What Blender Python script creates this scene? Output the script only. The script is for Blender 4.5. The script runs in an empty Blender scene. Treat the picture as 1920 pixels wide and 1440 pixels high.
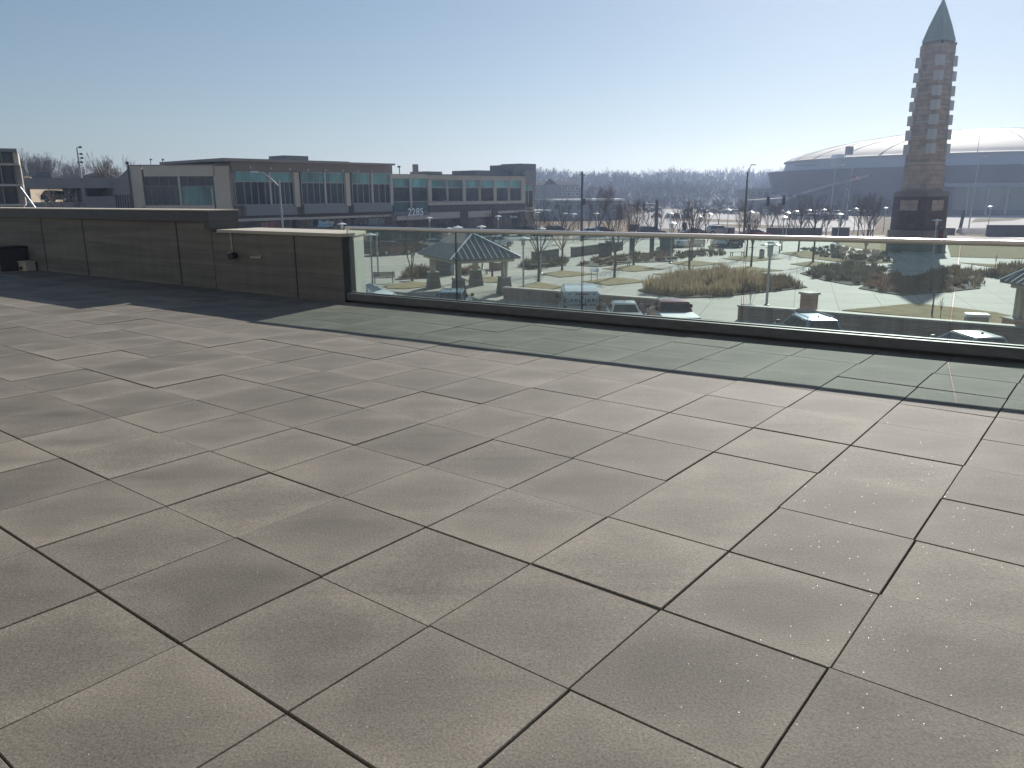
import bpy, bmesh, math, random
from mathutils import Vector, Matrix, noise
R = math.radians
sc = bpy.context.scene
C = sc.collection
rnd = random.Random(7)

# ------------------------------------------------------------------ camera
FPX, PITCH, ROLL, HC = 1464.2, 0.24013, -0.0078987, 1.5142
cp, sp = math.cos(PITCH), math.sin(PITCH)
FW = Vector((0, cp, -sp))
cr, sr = math.cos(ROLL), math.sin(ROLL)
RT = Vector((cr, sr*sp, sr*cp)); UP = Vector((-sr, cr*sp, cr*cp))
CAM = Vector((0, 0, HC))
cam_data = bpy.data.cameras.new('camera'); cam = bpy.data.objects.new('camera', cam_data); C.objects.link(cam)
cam.matrix_world = Matrix(((RT.x, UP.x, -FW.x, 0), (RT.y, UP.y, -FW.y, 0), (RT.z, UP.z, -FW.z, HC), (0, 0, 0, 1)))
cam_data.sensor_width = 36; cam_data.lens = 36*FPX/1920
cam_data.clip_start = 0.05; cam_data.clip_end = 9000
sc.camera = cam
G = -5.69                                   # street and plaza level; the terrace is z = 0

def ray(x, y): return FW + RT*((x-960)/FPX) + UP*((720-y)/FPX)
def at(x, y, z):                            # photo pixel -> point at height z
    d = ray(x, y); return CAM + d*((z-HC)/d.z)
def atY(x, y, Y):                           # photo pixel -> point at distance Y
    d = ray(x, y); return CAM + d*(Y/d.y)
def atP(x, y, P, n):
    d = ray(x, y); return CAM + d*((P-CAM).dot(n)/d.dot(n))

# ------------------------------------------------------------------ materials
def mat(name, col, rough=0.7, metal=0.0, var=0.15, scale=3.0, bump=0.0, spec=0.5, col2=None, stretch=None, detail=6.0, fine=0.0):
    m = bpy.data.materials.new(name); m.use_nodes = True
    nt = m.node_tree; b = nt.nodes['Principled BSDF']
    b.inputs['Roughness'].default_value = rough; b.inputs['Metallic'].default_value = metal
    b.inputs['Specular IOR Level'].default_value = spec
    tc = nt.nodes.new('ShaderNodeTexCoord'); out = tc.outputs['Object']
    if stretch:
        mp = nt.nodes.new('ShaderNodeMapping'); mp.inputs['Scale'].default_value = stretch
        nt.links.new(out, mp.inputs['Vector']); out = mp.outputs['Vector']
    nz = nt.nodes.new('ShaderNodeTexNoise'); nz.inputs['Scale'].default_value = scale; nz.inputs['Detail'].default_value = detail
    nt.links.new(out, nz.inputs['Vector'])
    cr_ = nt.nodes.new('ShaderNodeValToRGB')
    c2 = col2 or tuple(min(1, c*(1+var)) for c in col)
    c1 = tuple(c*(1-var) for c in col) if not col2 else col
    cr_.color_ramp.elements[0].position = 0.3; cr_.color_ramp.elements[0].color = (*c1, 1)
    cr_.color_ramp.elements[1].position = 0.7; cr_.color_ramp.elements[1].color = (*c2, 1)
    nt.links.new(nz.outputs['Fac'], cr_.inputs['Fac'])
    csock = cr_.outputs['Color']
    if fine:
        n2 = nt.nodes.new('ShaderNodeTexNoise'); n2.inputs['Scale'].default_value = scale*14; n2.inputs['Detail'].default_value = 3
        nt.links.new(out, n2.inputs['Vector'])
        mr = nt.nodes.new('ShaderNodeMapRange'); mr.inputs['From Min'].default_value = .25; mr.inputs['From Max'].default_value = .75
        mr.inputs['To Min'].default_value = 1-fine; mr.inputs['To Max'].default_value = 1+fine
        nt.links.new(n2.outputs['Fac'], mr.inputs['Value'])
        mx = nt.nodes.new('ShaderNodeVectorMath'); mx.operation = 'SCALE'
        nt.links.new(csock, mx.inputs[0]); nt.links.new(mr.outputs['Result'], mx.inputs['Scale'])
        csock = mx.outputs['Vector']
    nt.links.new(csock, b.inputs['Base Color'])
    if bump:
        bp = nt.nodes.new('ShaderNodeBump'); bp.inputs['Strength'].default_value = bump; bp.inputs['Distance'].default_value = 0.02
        nt.links.new(nz.outputs['Fac'], bp.inputs['Height']); nt.links.new(bp.outputs['Normal'], b.inputs['Normal'])
    return m

def paver_mat():
    m = bpy.data.materials.new('paver_concrete'); m.use_nodes = True
    nt = m.node_tree; N = nt.nodes; L = nt.links; b = N['Principled BSDF']
    tc = N.new('ShaderNodeTexCoord'); geo = N.new('ShaderNodeNewGeometry')
    # one tone per paver
    rmp = N.new('ShaderNodeValToRGB')
    rmp.color_ramp.elements[0].color = (0.168, 0.148, 0.120, 1); rmp.color_ramp.elements[1].color = (0.226, 0.199, 0.162, 1)
    L.new(geo.outputs['Random Per Island'], rmp.inputs['Fac'])
    # broad damp stains and traffic wear, drawn out along one direction
    mp = N.new('ShaderNodeMapping'); mp.inputs['Rotation'].default_value = (0, 0, R(28)); mp.inputs['Scale'].default_value = (0.55, 1.9, 1)
    L.new(tc.outputs['Object'], mp.inputs['Vector'])
    n1 = N.new('ShaderNodeTexNoise'); n1.inputs['Scale'].default_value = 1.15; n1.inputs['Detail'].default_value = 7; n1.inputs['Roughness'].default_value = .6
    L.new(mp.outputs['Vector'], n1.inputs['Vector'])
    n1.noise_dimensions = '4D'; wm = N.new('ShaderNodeMath'); wm.operation = 'MULTIPLY'; wm.inputs[1].default_value = 37; L.new(geo.outputs['Random Per Island'], wm.inputs[0]); L.new(wm.outputs[0], n1.inputs['W'])   # stains differ slab by slab
    r1 = N.new('ShaderNodeMapRange'); r1.inputs['From Min'].default_value = .36; r1.inputs['From Max'].default_value = .62
    r1.inputs['To Min'].default_value = .74; r1.inputs['To Max'].default_value = 1.08
    L.new(n1.outputs['Fac'], r1.inputs['Value'])
    # thin smears
    mp2 = N.new('ShaderNodeMapping'); mp2.inputs['Rotation'].default_value = (0, 0, R(-28)); mp2.inputs['Scale'].default_value = (0.35, 5.0, 1)
    L.new(tc.outputs['Object'], mp2.inputs['Vector'])
    n5 = N.new('ShaderNodeTexNoise'); n5.inputs['Scale'].default_value = 1.0; n5.inputs['Detail'].default_value = 4
    L.new(mp2.outputs['Vector'], n5.inputs['Vector'])
    r5 = N.new('ShaderNodeMapRange'); r5.inputs['From Min'].default_value = .62; r5.inputs['From Max'].default_value = .74
    r5.inputs['To Min'].default_value = 1.0; r5.inputs['To Max'].default_value = .80
    L.new(n5.outputs['Fac'], r5.inputs['Value'])
    # exposed aggregate: grains and dark pits
    n2 = N.new('ShaderNodeTexNoise'); n2.inputs['Scale'].default_value = 110; n2.inputs['Detail'].default_value = 4; n2.inputs['Roughness'].default_value = .7
    L.new(tc.outputs['Object'], n2.inputs['Vector'])
    r2 = N.new('ShaderNodeMapRange'); r2.inputs['From Min'].default_value = .3; r2.inputs['From Max'].default_value = .7
    r2.inputs['To Min'].default_value = .55; r2.inputs['To Max'].default_value = 1.45
    L.new(n2.outputs['Fac'], r2.inputs['Value'])
    # rims of each paver dry out paler than its middle
    uvm = N.new('ShaderNodeUVMap'); uvm.uv_map = 'UVMap'; su = N.new('ShaderNodeSeparateXYZ'); L.new(uvm.outputs[0], su.inputs[0])
    def edge(sock):
        a = N.new('ShaderNodeMath'); a.operation = 'SUBTRACT'; a.inputs[1].default_value = .5; L.new(sock, a.inputs[0])
        c = N.new('ShaderNodeMath'); c.operation = 'ABSOLUTE'; L.new(a.outputs[0], c.inputs[0]); return c.outputs[0]
    mxe = N.new('ShaderNodeMath'); mxe.operation = 'MAXIMUM'; L.new(edge(su.outputs['X']), mxe.inputs[0]); L.new(edge(su.outputs['Y']), mxe.inputs[1])
    n7 = N.new('ShaderNodeTexNoise'); n7.inputs['Scale'].default_value = 3.2; n7.inputs['Detail'].default_value = 5; L.new(tc.outputs['Object'], n7.inputs['Vector'])
    ae = N.new('ShaderNodeMath'); ae.operation = 'MULTIPLY_ADD'; ae.inputs[1].default_value = .55; L.new(n7.outputs['Fac'], ae.inputs[0]); L.new(mxe.outputs[0], ae.inputs[2])
    r7 = N.new('ShaderNodeMapRange'); r7.interpolation_type = 'SMOOTHSTEP'; r7.inputs['From Min'].default_value = .45; r7.inputs['From Max'].default_value = .80
    r7.inputs['To Min'].default_value = .86; r7.inputs['To Max'].default_value = 1.07; L.new(ae.outputs[0], r7.inputs['Value'])
    m0 = N.new('ShaderNodeMath'); m0.operation = 'MULTIPLY'; L.new(r1.outputs[0], m0.inputs[0]); L.new(r7.outputs[0], m0.inputs[1])
    m1 = N.new('ShaderNodeMath'); m1.operation = 'MULTIPLY'; L.new(m0.outputs[0], m1.inputs[0]); L.new(r2.outputs[0], m1.inputs[1])
    m2 = N.new('ShaderNodeMath'); m2.operation = 'MULTIPLY'; L.new(m1.outputs[0], m2.inputs[0]); L.new(r5.outputs[0], m2.inputs[1])
    vs = N.new('ShaderNodeVectorMath'); vs.operation = 'SCALE'; L.new(rmp.outputs['Color'], vs.inputs[0]); L.new(m2.outputs[0], vs.inputs['Scale'])
    # quartz and mica chips
    vo = N.new('ShaderNodeTexVoronoi'); vo.inputs['Scale'].default_value = 125
    L.new(tc.outputs['Object'], vo.inputs['Vector'])
    sep = N.new('ShaderNodeSeparateColor'); L.new(vo.outputs['Color'], sep.inputs['Color'])
    gt = N.new('ShaderNodeMath'); gt.operation = 'GREATER_THAN'; gt.inputs[1].default_value = .990; L.new(sep.outputs['Red'], gt.inputs[0])
    lt = N.new('ShaderNodeMath'); lt.operation = 'LESS_THAN'; lt.inputs[1].default_value = .22; L.new(vo.outputs['Distance'], lt.inputs[0])
    chip = N.new('ShaderNodeMath'); chip.operation = 'MULTIPLY'; L.new(gt.outputs[0], chip.inputs[0]); L.new(lt.outputs[0], chip.inputs[1])
    mixc = N.new('ShaderNodeMix'); mixc.data_type = 'RGBA'
    L.new(chip.outputs[0], mixc.inputs['Factor']); L.new(vs.outputs['Vector'], mixc.inputs['A']); mixc.inputs['B'].default_value = (.62, .60, .57, 1)
    L.new(mixc.outputs['Result'], b.inputs['Base Color'])
    rr = N.new('ShaderNodeMapRange'); rr.inputs['To Min'].default_value = .78; rr.inputs['To Max'].default_value = .3
    L.new(chip.outputs[0], rr.inputs['Value']); L.new(rr.outputs[0], b.inputs['Roughness'])
    bp = N.new('ShaderNodeBump'); bp.inputs['Strength'].default_value = .35; bp.inputs['Distance'].default_value = .004
    L.new(n2.outputs['Fac'], bp.inputs['Height']); L.new(bp.outputs['Normal'], b.inputs['Normal'])
    b.inputs['Specular IOR Level'].default_value = .35
    return m

def board_concrete(name, c1, c2):
    m = bpy.data.materials.new(name); m.use_nodes = True
    nt = m.node_tree; N = nt.nodes; L = nt.links; b = N['Principled BSDF']; b.inputs['Roughness'].default_value = .85
    tc = N.new('ShaderNodeTexCoord')
    mp = N.new('ShaderNodeMapping'); mp.inputs['Scale'].default_value = (.35, .35, 5.5); L.new(tc.outputs['Object'], mp.inputs['Vector'])
    nz = N.new('ShaderNodeTexNoise'); nz.inputs['Scale'].default_value = 1.5; nz.inputs['Detail'].default_value = 8; L.new(mp.outputs['Vector'], nz.inputs['Vector'])
    ra = N.new('ShaderNodeValToRGB'); ra.color_ramp.elements[0].position = .35; ra.color_ramp.elements[1].position = .68
    ra.color_ramp.elements[0].color = (*c1, 1); ra.color_ramp.elements[1].color = (*c2, 1)
    L.new(nz.outputs['Fac'], ra.inputs['Fac']); L.new(ra.outputs['Color'], b.inputs['Base Color'])
    # board seams and faint run-off streaks
    sz = N.new('ShaderNodeSeparateXYZ'); L.new(tc.outputs['Object'], sz.inputs[0])
    fr_ = N.new('ShaderNodeMath'); fr_.operation = 'PINGPONG'; fr_.inputs[1].default_value = .095; L.new(sz.outputs['Z'], fr_.inputs[0])
    ls = N.new('ShaderNodeMapRange'); ls.inputs['From Min'].default_value = 0; ls.inputs['From Max'].default_value = .006; ls.inputs['To Min'].default_value = .74; ls.inputs['To Max'].default_value = 1; L.new(fr_.outputs[0], ls.inputs['Value'])
    mv = N.new('ShaderNodeMapping'); mv.inputs['Scale'].default_value = (5, 5, .35); L.new(tc.outputs['Object'], mv.inputs['Vector'])
    nv = N.new('ShaderNodeTexNoise'); nv.inputs['Scale'].default_value = 1.6; nv.inputs['Detail'].default_value = 7; L.new(mv.outputs['Vector'], nv.inputs['Vector'])
    rv = N.new('ShaderNodeMapRange'); rv.inputs['From Min'].default_value = .35; rv.inputs['From Max'].default_value = .7; rv.inputs['To Min'].default_value = 1.04; rv.inputs['To Max'].default_value = .93; L.new(nv.outputs['Fac'], rv.inputs['Value'])
    ml = N.new('ShaderNodeMath'); ml.operation = 'MULTIPLY'; L.new(ls.outputs[0], ml.inputs[0]); L.new(rv.outputs[0], ml.inputs[1])
    sc3 = N.new('ShaderNodeVectorMath'); sc3.operation = 'SCALE'; L.new(ra.outputs['Color'], sc3.inputs[0]); L.new(ml.outputs[0], sc3.inputs['Scale']); L.new(sc3.outputs['Vector'], b.inputs['Base Color'])
    bp = N.new('ShaderNodeBump'); bp.inputs['Strength'].default_value = .4; bp.inputs['Distance'].default_value = .01
    L.new(nz.outputs['Fac'], bp.inputs['Height']); L.new(bp.outputs['Normal'], b.inputs['Normal'])
    return m

def glass_mat():
    # clear toughened glass: tinted see-through, mirror reflection by angle, rain dust gathered low down
    m = bpy.data.materials.new('railing_glass'); m.use_nodes = True
    nt = m.node_tree; N = nt.nodes; L = nt.links; N.remove(N['Principled BSDF'])
    out = N['Material Output']
    tr = N.new('ShaderNodeBsdfTransparent'); tr.inputs['Color'].default_value = (.80, .872, .852, 1)
    gl = N.new('ShaderNodeBsdfGlossy'); gl.inputs['Roughness'].default_value = .0; gl.inputs['Color'].default_value = (1, 1, 1, 1)
    ge = N.new('ShaderNodeNewGeometry'); dt = N.new('ShaderNodeVectorMath'); dt.operation = 'DOT_PRODUCT'; L.new(ge.outputs['Incoming'], dt.inputs[0]); L.new(ge.outputs['Normal'], dt.inputs[1])
    ab = N.new('ShaderNodeMath'); ab.operation = 'ABSOLUTE'; L.new(dt.outputs['Value'], ab.inputs[0])
    om = N.new('ShaderNodeMath'); om.operation = 'SUBTRACT'; om.inputs[0].default_value = 1; L.new(ab.outputs[0], om.inputs[1])
    pw = N.new('ShaderNodeMath'); pw.operation = 'POWER'; pw.inputs[1].default_value = 5; L.new(om.outputs[0], pw.inputs[0])
    fr = N.new('ShaderNodeMath'); fr.operation = 'MULTIPLY_ADD'; fr.inputs[1].default_value = .96; fr.inputs[2].default_value = .04; L.new(pw.outputs[0], fr.inputs[0])   # Schlick reflectance, same from both sides
    mx = N.new('ShaderNodeMixShader'); L.new(fr.outputs[0], mx.inputs[0]); L.new(tr.outputs[0], mx.inputs[1]); L.new(gl.outputs[0], mx.inputs[2])
    df = N.new('ShaderNodeBsdfDiffuse'); df.inputs['Color'].default_value = (.8, .8, .78, 1)
    tl = N.new('ShaderNodeBsdfTranslucent'); tl.inputs['Color'].default_value = (.8, .8, .78, 1)
    md = N.new('ShaderNodeMixShader'); md.inputs[0].default_value = .6; L.new(df.outputs[0], md.inputs[1]); L.new(tl.outputs[0], md.inputs[2])
    tc = N.new('ShaderNodeTexCoord'); sx = N.new('ShaderNodeSeparateXYZ'); L.new(tc.outputs['Object'], sx.inputs[0])
    r = N.new('ShaderNodeMapRange'); r.interpolation_type = 'SMOOTHERSTEP'
    r.inputs['From Min'].default_value = .20; r.inputs['From Max'].default_value = -.02; r.inputs['To Min'].default_value = .035; r.inputs['To Max'].default_value = .42
    L.new(sx.outputs['Z'], r.inputs['Value'])
    mp = N.new('ShaderNodeMapping'); mp.inputs['Scale'].default_value = (9, 9, 1.2); L.new(tc.outputs['Object'], mp.inputs['Vector'])
    nz = N.new('ShaderNodeTexNoise'); nz.inputs['Scale'].default_value = 2; nz.inputs['Detail'].default_value = 5; L.new(mp.outputs['Vector'], nz.inputs['Vector'])
    mu = N.new('ShaderNodeMath'); mu.operation = 'MULTIPLY'; L.new(r.outputs[0], mu.inputs[0]); L.new(nz.outputs['Fac'], mu.inputs[1])
    m2 = N.new('ShaderNodeMixShader'); L.new(mu.outputs[0], m2.inputs[0]); L.new(mx.outputs[0], m2.inputs[1]); L.new(md.outputs[0], m2.inputs[2])
    L.new(m2.outputs[0], out.inputs['Surface'])
    return m

def brick_mat(name, c1, c2, mortar, sc_=1.0):
    m = bpy.data.materials.new(name); m.use_nodes = True
    nt = m.node_tree; N = nt.nodes; L = nt.links; b = N['Principled BSDF']; b.inputs['Roughness'].default_value = .85
    tc = N.new('ShaderNodeTexCoord'); sx = N.new('ShaderNodeSeparateXYZ'); L.new(tc.outputs['Object'], sx.inputs[0])
    ad = N.new('ShaderNodeMath'); ad.operation = 'ADD'; L.new(sx.outputs['X'], ad.inputs[0]); L.new(sx.outputs['Y'], ad.inputs[1])
    cb = N.new('ShaderNodeCombineXYZ'); L.new(ad.outputs[0], cb.inputs['X']); L.new(sx.outputs['Z'], cb.inputs['Y'])
    br = N.new('ShaderNodeTexBrick'); br.inputs['Scale'].default_value = 1/sc_
    br.inputs['Brick Width'].default_value = .24; br.inputs['Row Height'].default_value = .085; br.inputs['Mortar Size'].default_value = .012
    br.inputs['Color1'].default_value = (*c1, 1); br.inputs['Color2'].default_value = (*c2, 1); br.inputs['Mortar'].default_value = (*mortar, 1)
    L.new(cb.outputs[0], br.inputs['Vector'])
    nz = N.new('ShaderNodeTexNoise'); nz.inputs['Scale'].default_value = 1.2; nz.inputs['Detail'].default_value = 5; L.new(tc.outputs['Object'], nz.inputs['Vector'])
    mr = N.new('ShaderNodeMapRange'); mr.inputs['From Min'].default_value = .3; mr.inputs['From Max'].default_value = .7; mr.inputs['To Min'].default_value = .75; mr.inputs['To Max'].default_value = 1.2
    L.new(nz.outputs['Fac'], mr.inputs['Value'])
    v = N.new('ShaderNodeVectorMath'); v.operation = 'SCALE'; L.new(br.outputs['Color'], v.inputs[0]); L.new(mr.outputs[0], v.inputs['Scale'])
    L.new(v.outputs[0], b.inputs['Base Color'])
    return m

M = {}
M['paver'] = paver_mat()
M['gap'] = mat('paver_bed', (.02, .018, .016), .95)
M['wallconc'] = board_concrete('board_marked_concrete', (.15, .138, .118), (.225, .21, .18))
M['joint'] = mat('joint_sealant', (.035, .033, .032), .8)
M['cap'] = mat('stone_coping', (.50, .45, .37), .7, var=.1, scale=2)
M['darkcap'] = mat('dark_metal_coping', (.085, .085, .09), .45, metal=.4, var=.12)
M['curb'] = mat('railing_base_channel', (.15, .145, .145), .5, metal=.25, var=.18, scale=6, stretch=(1, 1, 3))
M['rail'] = mat('brushed_steel', (.74, .71, .67), .38, metal=1.0, var=.05, scale=30, stretch=(.2, .2, 8))
M['glass'] = glass_mat()
M['seal'] = mat('glass_edge_seal', (.05, .06, .058), .5)
M['stone'] = mat('pale_stone', (.42, .42, .37), .8, var=.1)
M['concrete'] = mat('plaza_concrete', (.45, .415, .36), .75, var=.10, scale=.35, fine=.08, spec=.3)
def jointed(m, step, rot, dark):
    nt = m.node_tree; N = nt.nodes; L = nt.links; b = N['Principled BSDF']; src = b.inputs['Base Color'].links[0].from_socket
    tc = N.new('ShaderNodeTexCoord'); mp = N.new('ShaderNodeMapping'); mp.inputs['Rotation'].default_value = (0, 0, rot); L.new(tc.outputs['Object'], mp.inputs['Vector'])
    br = N.new('ShaderNodeTexBrick'); br.offset = 0; br.inputs['Scale'].default_value = 1; br.inputs['Brick Width'].default_value = step; br.inputs['Row Height'].default_value = step; br.inputs['Mortar Size'].default_value = .035
    br.inputs['Color1'].default_value = (1.06, 1.05, 1.04, 1); br.inputs['Color2'].default_value = (.90, .905, .91, 1); br.inputs['Mortar'].default_value = (dark, dark, dark, 1); L.new(mp.outputs[0], br.inputs['Vector'])
    mx = N.new('ShaderNodeMix'); mx.data_type = 'RGBA'; mx.blend_type = 'MULTIPLY'; mx.inputs['Factor'].default_value = 1; L.new(src, mx.inputs['A']); L.new(br.outputs['Color'], mx.inputs['B']); L.new(mx.outputs['Result'], b.inputs['Base Color'])
jointed(M['concrete'], 2.6, R(20), .5)
M['road'] = mat('road_concrete', (.30, .29, .27), .85, var=.10, scale=.3, fine=.1, spec=.2)
M['asphalt'] = mat('street_asphalt', (.085, .088, .094), .75, var=.2, scale=.5, fine=.2)
M['lot'] = mat('parking_lot_concrete', (.33, .31, .285), .85, var=.1, scale=.25, fine=.1, spec=.2)
M['dry'] = mat('dry_grass_ground', (.13, .105, .062), .95, col2=(.22, .165, .095), scale=.22, detail=10, fine=.25, spec=.1)
M['lawn'] = mat('winter_lawn', (.26, .20, .105), .95, spec=.1, col2=(.40, .32, .18), scale=1.3, detail=10, bump=.6, fine=.25)
M['mulch'] = mat('bed_mulch', (.07, .052, .038), .95, var=.3, scale=3, bump=.5)
M['tan'] = mat('dry_tall_grass', (.25, .165, .085), .85, col2=(.40, .28, .15), scale=.8)
M['brownplant'] = mat('brown_winter_perennials', (.085, .062, .045), .9, col2=(.15, .11, .075), scale=.9)
M['greyplant'] = mat('grey_green_winter_shrub', (.06, .062, .05), .9, col2=(.10, .095, .07), scale=.9)
M['rust'] = mat('rust_red_winter_shrub', (.20, .09, .055), .9, col2=(.27, .13, .08), scale=.9)
M['bark'] = mat('bark', (.085, .068, .055), .9, var=.25, scale=9, stretch=(1, 1, .3))
M['twig'] = mat('twigs', (.10, .078, .065), .9, var=.2, scale=5)
M['wood_far'] = mat('far_twigs', (.075, .066, .06), .95, col2=(.115, .095, .08), scale=.06, spec=.1); M['litter'] = mat('leaf_litter', (.045, .036, .028), .95, var=.3, scale=.05, spec=.1)
M['steel'] = mat('galvanised_pole', (.42, .43, .44), .45, metal=.7, var=.08)
M['hat'] = mat('white_lamp_shade', (.80, .80, .78), .35, var=.03)
M['dark_pole'] = mat('dark_painted_pole', (.045, .042, .04), .5, var=.15)
M['lantern'] = mat('frosted_lantern', (.55, .56, .55), .4, var=.05)
M['benchwood'] = mat('weathered_bench_slats', (.16, .13, .10), .8, var=.25, scale=4)
M['iron'] = mat('black_iron', (.03, .03, .032), .5, var=.15)
M['roofmetal'] = mat('standing_seam_roof', (.17, .175, .185), .42, metal=.5, var=.08, scale=1.2)
M['seam'] = mat('roof_seam', (.60, .61, .62), .4, metal=.4, var=.06)  # sun glare on the seams is put into this paler colour
M['fascia'] = mat('cream_timber', (.55, .51, .42), .7, var=.08)
M['brick'] = brick_mat('red_brown_brick', (.33, .165, .12), (.43, .25, .185), (.38, .34, .29))
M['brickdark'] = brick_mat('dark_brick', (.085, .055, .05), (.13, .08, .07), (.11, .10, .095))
M['seatwall'] = board_concrete('seat_wall_concrete', (.13, .13, .125), (.21, .205, .195))
M['beige'] = mat('beige_wall_panel', (.58, .51, .42), .85, var=.06, scale=.5, fine=.05)
M['taupe'] = mat('taupe_wall_panel', (.29, .25, .22), .8, var=.07, scale=.6)
M['spandrel'] = mat('grey_spandrel', (.25, .255, .26), .6, var=.05)
M['mullion'] = mat('pale_mullion', (.55, .50, .46), .6, var=.05)
M['teal'] = mat('teal_glass', (.12, .30, .29), .15, var=.45, scale=.5, spec=.5, stretch=(1, 1, .4))
M['tealdark'] = mat('dark_teal_glass', (.010, .030, .036), .06, var=.7, scale=.45, spec=.45, stretch=(1.6, 1.6, .25))
M['storeglass'] = mat('store_glass', (.03, .032, .036), .08, var=.5, scale=.7, spec=.9)
M['white'] = mat('white_paint', (.80, .80, .79), .5, var=.03)
M['number'] = mat('pale_number', (.88, .89, .90), .5, var=.02)
M['bluesign'] = mat('blue_sign', (.10, .32, .55), .5, var=.05)
M['signwhite'] = mat('white_sign_letters', (.75, .82, .88), .5, var=.03)
M['garage'] = mat('garage_concrete', (.30, .28, .27), .9, var=.12, scale=.4)
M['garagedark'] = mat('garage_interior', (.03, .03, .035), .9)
M['cream'] = mat('cream_far_wall', (.55, .45, .32), .85, var=.05)
M['hvac'] = mat('grey_screen_metal', (.19, .20, .21), .55, metal=.3, var=.08)
M['tstone'] = brick_mat('tower_stone_blocks', (.44, .355, .30), (.41, .33, .28), (.36, .29, .245), 6.5)
M['tstone2'] = mat('tower_base_stone', (.22, .195, .17), .85, var=.1, scale=.5, fine=.08)
M['tblock'] = mat('tower_pale_block', (.52, .52, .52), .7, var=.05)
M['tband'] = mat('tower_band', (.46, .42, .37), .8, var=.05)
M['copper'] = mat('green_copper_spire', (.31, .38, .36), .65, metal=.1, var=.15, scale=.5, stretch=(1, 1, .25))
M['shingle'] = mat('grey_roof_shingle', (.045, .042, .046), .95, var=.15, spec=.1)
M['housewall'] = mat('grey_green_siding', (.22, .225, .21), .85, var=.08)
M['pane'] = mat('window_pane', (.035, .04, .05), .1, var=.3, spec=.8)
M['arenaroof'] = mat('white_membrane_roof', (.40, .355, .295), .7, var=.06, scale=.05, spec=.2)
M['arenaband'] = mat('pale_blue_arena_cladding', (.34, .37, .41), .55, var=.04, scale=.08)
M['arenadark'] = mat('charcoal_arena_cladding', (.035, .037, .044), .7, var=.25, scale=.1, stretch=(1, 1, .2))
M['arenaglass'] = mat('arena_curtain_glass', (.10, .12, .10), .15, var=.3, scale=.1, spec=.9)
M['arenamull'] = mat('arena_mullion', (.45, .45, .46), .6)
M['tyre'] = mat('rubber', (.02, .02, .021), .85)
M['rim'] = mat('wheel_rim', (.45, .46, .47), .3, metal=.9)
M['carglass'] = mat('car_glass', (.012, .016, .018), .04, var=.3, spec=1.0)
M['chrome'] = mat('chrome_trim', (.65, .66, .67), .12, metal=1)
M['redlens'] = mat('red_lens', (.30, .018, .015), .2)
M['clearlens'] = mat('clear_lens', (.55, .57, .58), .1)
M['blacktrim'] = mat('black_plastic', (.02, .02, .022), .5)
M['flagred'] = mat('flag_red', (.45, .05, .05), .85)
M['flagblue'] = mat('flag_blue', (.03, .05, .16), .85)
M['skybox'] = None
def paint(name, col, metal=.3, rough=.28):
    m = mat(name, col, rough, metal=metal, var=.03, scale=.8); b = m.node_tree.nodes['Principled BSDF']
    b.inputs['Coat Weight'].default_value = .6; b.inputs['Coat Roughness'].default_value = .06
    return m
for k_ in ('teal', 'tealdark', 'storeglass', 'pane'):      # every pane its own depth of tint
    nt = M[k_].node_tree; b = nt.nodes['Principled BSDF']; src = b.inputs['Base Color'].links[0].from_socket; oi = nt.nodes.new('ShaderNodeObjectInfo'); mr = nt.nodes.new('ShaderNodeMapRange'); mr.inputs['To Min'].default_value = .45; mr.inputs['To Max'].default_value = 1.7
    sc_n = nt.nodes.new('ShaderNodeVectorMath'); sc_n.operation = 'SCALE'; nt.links.new(oi.outputs['Random'], mr.inputs['Value']); nt.links.new(src, sc_n.inputs[0]); nt.links.new(mr.outputs[0], sc_n.inputs['Scale']); nt.links.new(sc_n.outputs['Vector'], b.inputs['Base Color'])
def leafy(name, col, col2):
    m = mat(name, col, .9, col2=col2, scale=.8, spec=.1); nt = m.node_tree; b = nt.nodes['Principled BSDF']
    tl = nt.nodes.new('ShaderNodeBsdfTranslucent'); mx = nt.nodes.new('ShaderNodeMixShader'); mx.inputs[0].default_value = .45
    nt.links.new(b.inputs['Base Color'].links[0].from_socket, tl.inputs['Color']); nt.links.new(b.outputs[0], mx.inputs[1]); nt.links.new(tl.outputs[0], mx.inputs[2]); nt.links.new(mx.outputs[0], nt.nodes['Material Output'].inputs['Surface']); return m
M['tan'] = leafy('dry_tall_grass', (.27, .19, .11), (.42, .32, .20)); M['brownplant'] = leafy('brown_winter_perennials', (.12, .085, .06), (.22, .16, .105))
M['greyplant'] = leafy('grey_green_winter_shrub', (.085, .082, .065), (.15, .14, .10)); M['rust'] = leafy('rust_red_winter_shrub', (.18, .105, .08), (.27, .17, .125))
P_ = dict(white=paint('white_car_paint', (.72, .73, .74), 0), silver=paint('silver_car_paint', (.45, .44, .43), .6), blue=paint('pale_blue_car_paint', (.33, .42, .50), .5),
          bluesuv=paint('steel_blue_car_paint', (.20, .29, .36), .5), red=paint('red_car_paint', (.30, .025, .03), .2), black=paint('black_car_paint', (.015, .015, .017), .2),
          grey=paint('grey_car_paint', (.10, .105, .11), .4), darkred=paint('dark_red_car_paint', (.12, .02, .025), .3), navy=paint('navy_car_paint', (.02, .03, .06), .3))

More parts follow.
